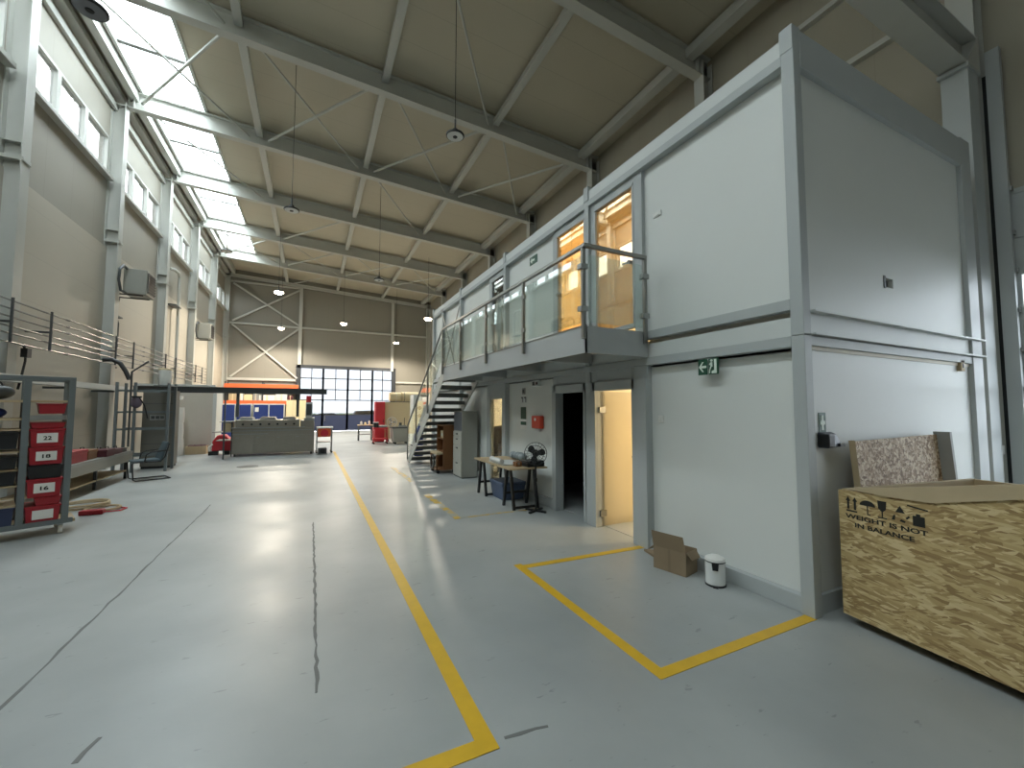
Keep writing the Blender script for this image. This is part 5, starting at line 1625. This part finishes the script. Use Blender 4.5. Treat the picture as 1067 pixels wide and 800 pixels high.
for x in (MX0 + 0.05, MX1 - 0.1):
    for y in (MY0 + 0.05, MY1 - 0.1):
        obj('foot', MB().box(x, x + 0.06, y, y + 0.06, 0, 0.09), 'dkgrey', t)
obj('end_stand', MB().box(MX1 - 0.02, MX1 + 0.02, MY0 + 0.1, MY1 - 0.1, 0.02, 1.2), 'inox', t)
for z, l_ in ((1.22, 0.42), (0.86, 0.62), (0.56, 0.5)):
    obj('side_tray', MB().box(MX0 - l_, MX0, MY0 + 0.15, MY0 + 0.75, z, z + 0.03), 'zinc', t)
obj('side_box', MB().box(MX0 - 0.32, MX0 - 0.04, MY0 + 0.2, MY0 + 0.7, 0.89, 1.2), 'wood', t)
obj('side_frame', MB().box(MX0 - 0.06, MX0 - 0.02, MY0 + 0.15, MY0 + 0.2, 0.0, 1.25), 'dkgrey', t)
obj('signal_tower', MB().box(MX1 - 0.3, MX1 - 0.06, MY0 + 0.3, MY0 + 0.5, 1.36, 1.95), 'fascia', t)
obj('screen', MB().box(MX1 - 0.27, MX1 - 0.09, MY0 + 0.29, MY0 + 0.3, 1.45, 1.88), 'dkgrey', t)
obj('signal_lamp', MB().cyl((MX1 - 0.2, MY0 + 0.4, 1.95), (MX1 - 0.2, MY0 + 0.4, 2.2), 0.09, 12), 'redpaint', t)
t = thing('engine_stand', 'red and white engine unit on a stand right of the steel machine', 'machine', (0.5, 17.8, 0))
obj('frame', MB().box(0.22, 0.80, 17.5, 18.1, 0.95, 1.0), 'white', t)
obj('body', MB().box(0.26, 0.72, 17.55, 18.0, 0.62, 0.95), 'orange', t, bevel=0.03)
obj('motor', MB().cyl((0.5, 17.5, 0.76), (0.5, 17.6, 0.76), 0.14, 16), 'redpaint', t)
for x in (0.24, 0.76):
    for y in (17.52, 18.06):
        obj('leg', MB().box(x - 0.02, x + 0.02, y - 0.02, y + 0.02, 0.06, 0.95), 'greyboard', t)
        obj('caster', MB().cyl((x, y - 0.015, 0.045), (x, y + 0.015, 0.045), 0.04, 10), 'black', t)
obj('tray', MB().box(0.24, 0.76, 17.52, 18.06, 0.40, 0.44), 'white', t)
t = thing('small_motor', 'small dark motor block on the floor under the engine stand', 'motor', (0.45, 17.4, 0))
obj('block', MB().box(0.28, 0.58, 17.05, 17.3, 0.03, 0.24), 'dkgrey', t, bevel=0.02)
obj('base', MB().box(0.26, 0.60, 17.03, 17.32, 0, 0.03), 'zinc', t)
obj('cooling_fins', MB().cyl((0.43, 17.0, 0.14), (0.43, 17.05, 0.14), 0.09, 14), 'black', t)

# ------------------------------------------------------------------ back corner: blue cabinets, orange pallet rack
t = thing('pallet_rack', 'orange beamed pallet rack against the back wall', 'rack', (-3.0, 32.8, 0))
for x in (-5.05, -2.95, -0.85):
    for y in (32.3, 33.2):
        obj('upright', MB().box(x - 0.05, x + 0.05, y - 0.04, y + 0.04, 0, 3.45), 'dkgrey', t)
for z in (1.95, 2.95):
    for y in (32.24, 33.26):
        obj('beam', MB().box(-5.1, -0.8, y - 0.03, y + 0.03, z, z + (0.36 if z > 2.5 else 0.26)), 'orange', t)
    obj('decking', MB().box(-5.0, -0.9, 32.28, 33.2, z - 0.02, z), 'wood', t)
random.seed(3)
gname = 'boxes on the orange pallet rack'
xb = -4.85
k = 0
for wd, hh, mt, lb in ((0.42, 0.5, 'wood', 'tan carton at the left end of the pallet rack shelf'), (0.35, 0.62, 'white', 'white carton second from the left on the pallet rack'), (0.5, 0.45, 'cream', 'cream carton in the left half of the pallet rack'),
                       (0.3, 0.6, 'greyboard', 'grey carton left of the long white packages on the rack'), (0.95, 0.42, 'white', 'long white package in the middle of the pallet rack'), (0.7, 0.5, 'fascia', 'pale package right of the middle of the pallet rack'), (0.3, 0.4, 'dkmaroon', 'dark maroon carton at the right end of the pallet rack')):
    b = thing('carton', lb, 'box', (xb, 32.4, 2.22), group=gname)
    obj('box', MB().box(xb, xb + wd, 32.35, 33.0, 1.951 + 0.0, 1.95 + 0.26 + hh * 0.9), mt, b, bevel=0.01)
    obj('tape', MB().box(xb + wd * 0.45, xb + wd * 0.55, 32.346, 32.35, 1.96, 1.95 + 0.26 + hh * 0.88), 'cream', b)
    xb += wd + 0.03
for x0, x1, lb in ((-4.62, -3.86, 'left royal blue cabinet before the pallet rack'), (-3.82, -3.08, 'middle royal blue cabinet before the pallet rack'), (-3.0, -1.42, 'wide royal blue cabinet with a white note on its door')):
    t = thing('blue_cabinet', lb, 'cabinet', (x0, 28.0, 0), group='blue cabinets at the back')
    obj('carcass', MB().box(x0, x1, 28.02, 28.6, 0.05, 1.96), 'fascia', t, bevel=0.01)
    n_d = 1 if x1 - x0 < 1 else 2
    for j in range(n_d):
        a = x0 + (x1 - x0) * j / n_d + 0.03
        b_ = x0 + (x1 - x0) * (j + 1) / n_d - 0.03
        d = obj('door', MB().box(a, b_, 28.0, 28.02, 0.1, 1.90), 'blue', t, bevel=0.005)
        obj('handle', MB().box(b_ - 0.08, b_ - 0.05, 27.98, 28.0, 0.9, 1.1), 'black', d)
    obj('plinth', MB().box(x0 + 0.02, x1 - 0.02, 28.05, 28.58, 0, 0.05), 'dkgrey', t)
    if x1 > -2: obj('note', MB().box(-2.9, -2.72, 27.992, 28.0, 1.5, 1.75), 'white', t)
t = thing('plywood_stack', 'stack of cream boards leaning right of the wide blue cabinet', 'boards', (-1.0, 28.4, 0))
for j in range(3):
    obj('board', MB().hexa([(-1.34 + 0.36 * j, 28.15, 0), (-0.99 + 0.36 * j, 28.15, 0), (-0.99 + 0.36 * j, 28.21, 0), (-1.34 + 0.36 * j, 28.21, 0),
                            (-1.34 + 0.36 * j, 28.45, 2.2), (-0.99 + 0.36 * j, 28.45, 2.2), (-0.99 + 0.36 * j, 28.51, 2.2), (-1.34 + 0.36 * j, 28.51, 2.2)]), 'cream', t)
t = thing('fire_extinguisher', 'red fire extinguisher right of the cream boards', 'extinguisher', (-0.15, 28.3, 0))
obj('bottle', MB().lathe([(0.08, 1.2), (0.085, 1.23), (0.085, 1.62), (0.03, 1.72)], (-0.02, 28.3, 0), 16), 'redpaint', t, smooth=True)
obj('valve', MB().box(-0.06, 0.02, 28.27, 28.33, 1.72, 1.78), 'black', t)
obj('stand', MB().cyl((-0.02, 28.3, 0), (-0.02, 28.3, 1.2), 0.03), 'dkgrey', t)

# ------------------------------------------------------------------ far right group near the gate
t = thing('side_table', 'small high table on thin legs before the glazed gate', 'table', (2.7, 23.3, 0))
obj('tabletop', MB().box(2.25, 3.0, 23.0, 23.5, 0.80, 0.84), 'wood', t)
for x in (2.3, 2.95):
    for y in (23.04, 23.46):
        obj('leg', MB().box(x - 0.02, x + 0.02, y - 0.02, y + 0.02, 0, 0.8), 'dkgrey', t)
obj('shelf', MB().box(2.28, 2.97, 23.04, 23.46, 0.32, 0.35), 'greyboard', t)
for x, mt, hh, lb in ((2.42, 'white', 0.22, 'white bottle on the left of the high side table'), (2.62, 'cream', 0.16, 'cream pot in the middle of the high side table'), (2.82, 'white', 0.26, 'white bottle on the right of the high side table')):
    b = thing('bottle', lb, 'bottle', (x, 23.2, 0.84), group='bottles on the side table')
    obj('body', MB().lathe([(0.05, 0.0), (0.055, 0.02), (0.055, hh * 0.6), (0.02, hh * 0.85)], (x, 23.2, 0.841), 12), mt, b, smooth=True)
    obj('cap', MB().cyl((x, 23.2, 0.841 + hh * 0.85), (x, 23.2, 0.841 + hh), 0.022, 10), 'dkgrey', b)
t = thing('red_trolley', 'low red service trolley before the red cabinet', 'trolley', (3.0, 20.9, 0))
for z in (0.72, 0.20):
    obj('tray', MB().box(2.72, 3.40, 20.7, 21.15, z, z + 0.07), 'redpaint', t, bevel=0.01)
for x in (2.75, 3.37):
    for y in (20.73, 21.12):
        obj('post', MB().box(x - 0.02, x + 0.02, y - 0.02, y + 0.02, 0.08, 0.72), 'redpaint', t)
        obj('caster', MB().cyl((x, y - 0.015, 0.04), (x, y + 0.015, 0.04), 0.04, 10), 'black', t)
for (nm, x0, x1, z1, mt, lb) in (('toolbox', 2.74, 2.96, 1.02, 'black', 'black box stacked on the red service trolley'), ('metal_tray', 3.0, 3.36, 0.86, 'greyboard', 'grey metal tray on the red service trolley')):
    b = thing(nm, lb, 'box' if nm == 'toolbox' else 'tray', (x0, 20.8, 0.79))
    obj('body', MB().box(x0, x1, 20.75, 21.08, 0.791, z1), mt, b, bevel=0.01)
    obj('lid', MB().box(x0 - 0.005, x1 + 0.005, 20.745, 21.085, z1, z1 + 0.03), 'fascia', b)
t = thing('red_cabinet', 'tall bright red cabinet beside the cream partition', 'cabinet', (3.1, 22.0, 0))
obj('carcass', MB().box(2.95, 3.42, 21.9, 22.4, 0.04, 2.05), 'redpaint', t, bevel=0.01)
d = obj('door', MB().box(2.97, 3.40, 21.88, 21.9, 0.08, 2.02), 'redpaint', t, bevel=0.004)
obj('handle', MB().box(3.33, 3.36, 21.86, 21.88, 1.0, 1.15), 'black', d)
obj('plinth', MB().box(2.97, 3.40, 21.92, 22.38, 0, 0.04), 'black', t)
t = thing('cream_partition', 'cream board partition right of the red cabinet', 'partition', (4.4, 22.2, 0))
obj('board', MB().box(3.46, 5.6, 22.15, 22.2, 0.12, 2.03), 'cream', t)
obj('top_strip', MB().box(3.46, 5.6, 22.13, 22.22, 2.03, 2.06), 'dkgrey', t)
for x in (3.6, 5.4):
    obj('foot', MB().box(x, x + 0.06, 21.95, 22.4, 0, 0.12), 'dkgrey', t)
t = thing('foam_roll', 'cream foam roll lying on the partition, left one', 'roll', (4.0, 22.3, 2.06), group='foam rolls')
obj('roll', MB().cyl((3.68, 22.2, 2.31), (4.26, 22.2, 2.31), 0.24, 18), 'cream', t, smooth=True)
obj('strap', MB().ring((4.0, 22.2, 2.31), 0.243, 0.01, 20, 5, 'x'), 'white', t)
t = thing('foam_roll', 'larger cream foam roll lying on the partition, right one', 'roll', (5.0, 22.3, 2.06), group='foam rolls')
obj('roll', MB().cyl((4.30, 22.2, 2.32), (5.2, 22.2, 2.32), 0.255, 18), 'cream', t, smooth=True)
obj('strap', MB().ring((4.42, 22.2, 2.32), 0.258, 0.012, 20, 5, 'x'), 'dkgrey', t)
t = thing('grey_container', 'grey metal parts container beyond the stair foot', 'container', (3.9, 20.4, 0))
obj('body', MB().hexa([(3.58, 20.2, 0.1), (4.34, 20.2, 0.1), (4.34, 20.8, 0.1), (3.58, 20.8, 0.1), (3.52, 20.15, 0.76), (4.40, 20.15, 0.76), (4.40, 20.85, 0.76), (3.52, 20.85, 0.76)]), 'greycab', t, bevel=0.02)
obj('rim', MB().box(3.48, 4.44, 20.12, 20.88, 0.76, 0.82), 'dkgrey', t, bevel=0.008)
for x in (3.68, 4.24):
    obj('caster', MB().cyl((x, 20.3, 0.05), (x, 20.34, 0.05), 0.05, 10), 'black', t)
    obj('caster', MB().cyl((x, 20.7, 0.05), (x, 20.74, 0.05), 0.05, 10), 'black', t)
t = thing('metal_vice', 'small grey vice on top of the grey parts container', 'vice', (4.0, 20.4, 0.82))
obj('base', MB().box(3.85, 4.2, 20.35, 20.6, 0.821, 0.90), 'zinc', t, bevel=0.01)
obj('jaw', MB().box(3.88, 3.98, 20.38, 20.57, 0.90, 1.02), 'dkgrey', t)
obj('spindle', MB().cyl((4.12, 20.46, 0.9), (4.12, 20.46, 1.25), 0.015), 'dkgrey', t)
t = thing('white_fan', 'white floor fan on a stand before the cream partition', 'fan', (3.5, 21.2, 0))
obj('stand', MB().cyl((3.62, 21.3, 0.0), (3.62, 21.3, 0.8), 0.03), 'white', t)
obj('foot', MB().lathe([(0.2, 0), (0.2, 0.03), (0.03, 0.05)], (3.62, 21.3, 0), 18), 'white', t)
obj('cage', MB().ring((3.66, 21.24, 1.02), 0.24, 0.02, 24, 6, 'y').ring((3.66, 21.2, 1.02), 0.14, 0.012, 20, 5, 'y'), 'white', t)
for k in range(3):
    a = 2 * math.pi * k / 3
    obj('blade', MB().prism([(3.66 + r_ * math.cos(a + b_), 21.25, 1.02 + r_ * math.sin(a + b_)) for r_, b_ in ((0.03, -0.5), (0.2, -0.3), (0.2, 0.35), (0.03, 0.5))], (0, 0.008, 0)), 'greyboard', t)
obj('motor', MB().cyl((3.66, 21.22, 1.02), (3.66, 21.36, 1.02), 0.05), 'white', t)
t = thing('white_machine', 'tall white machine with round ports seen through the stair railing', 'machine', (4.5, 19.0, 0))
obj('body', MB().box(4.22, 4.86, 19.0, 19.7, 0.05, 2.35), 'fascia', t, bevel=0.02)
for z in (1.38, 1.73):
    obj('port', MB().lathe([(0.085, -0.02), (0.09, 0.0)], (4.5, 19.0, z), 14, 'y'), 'dkgrey', t)
obj('base', MB().box(4.2, 4.88, 18.98, 19.72, 0, 0.05), 'dkgrey', t)
obj('cover', MB().box(4.3, 4.78, 18.985, 19.0, 0.3, 1.1), 'white', t)
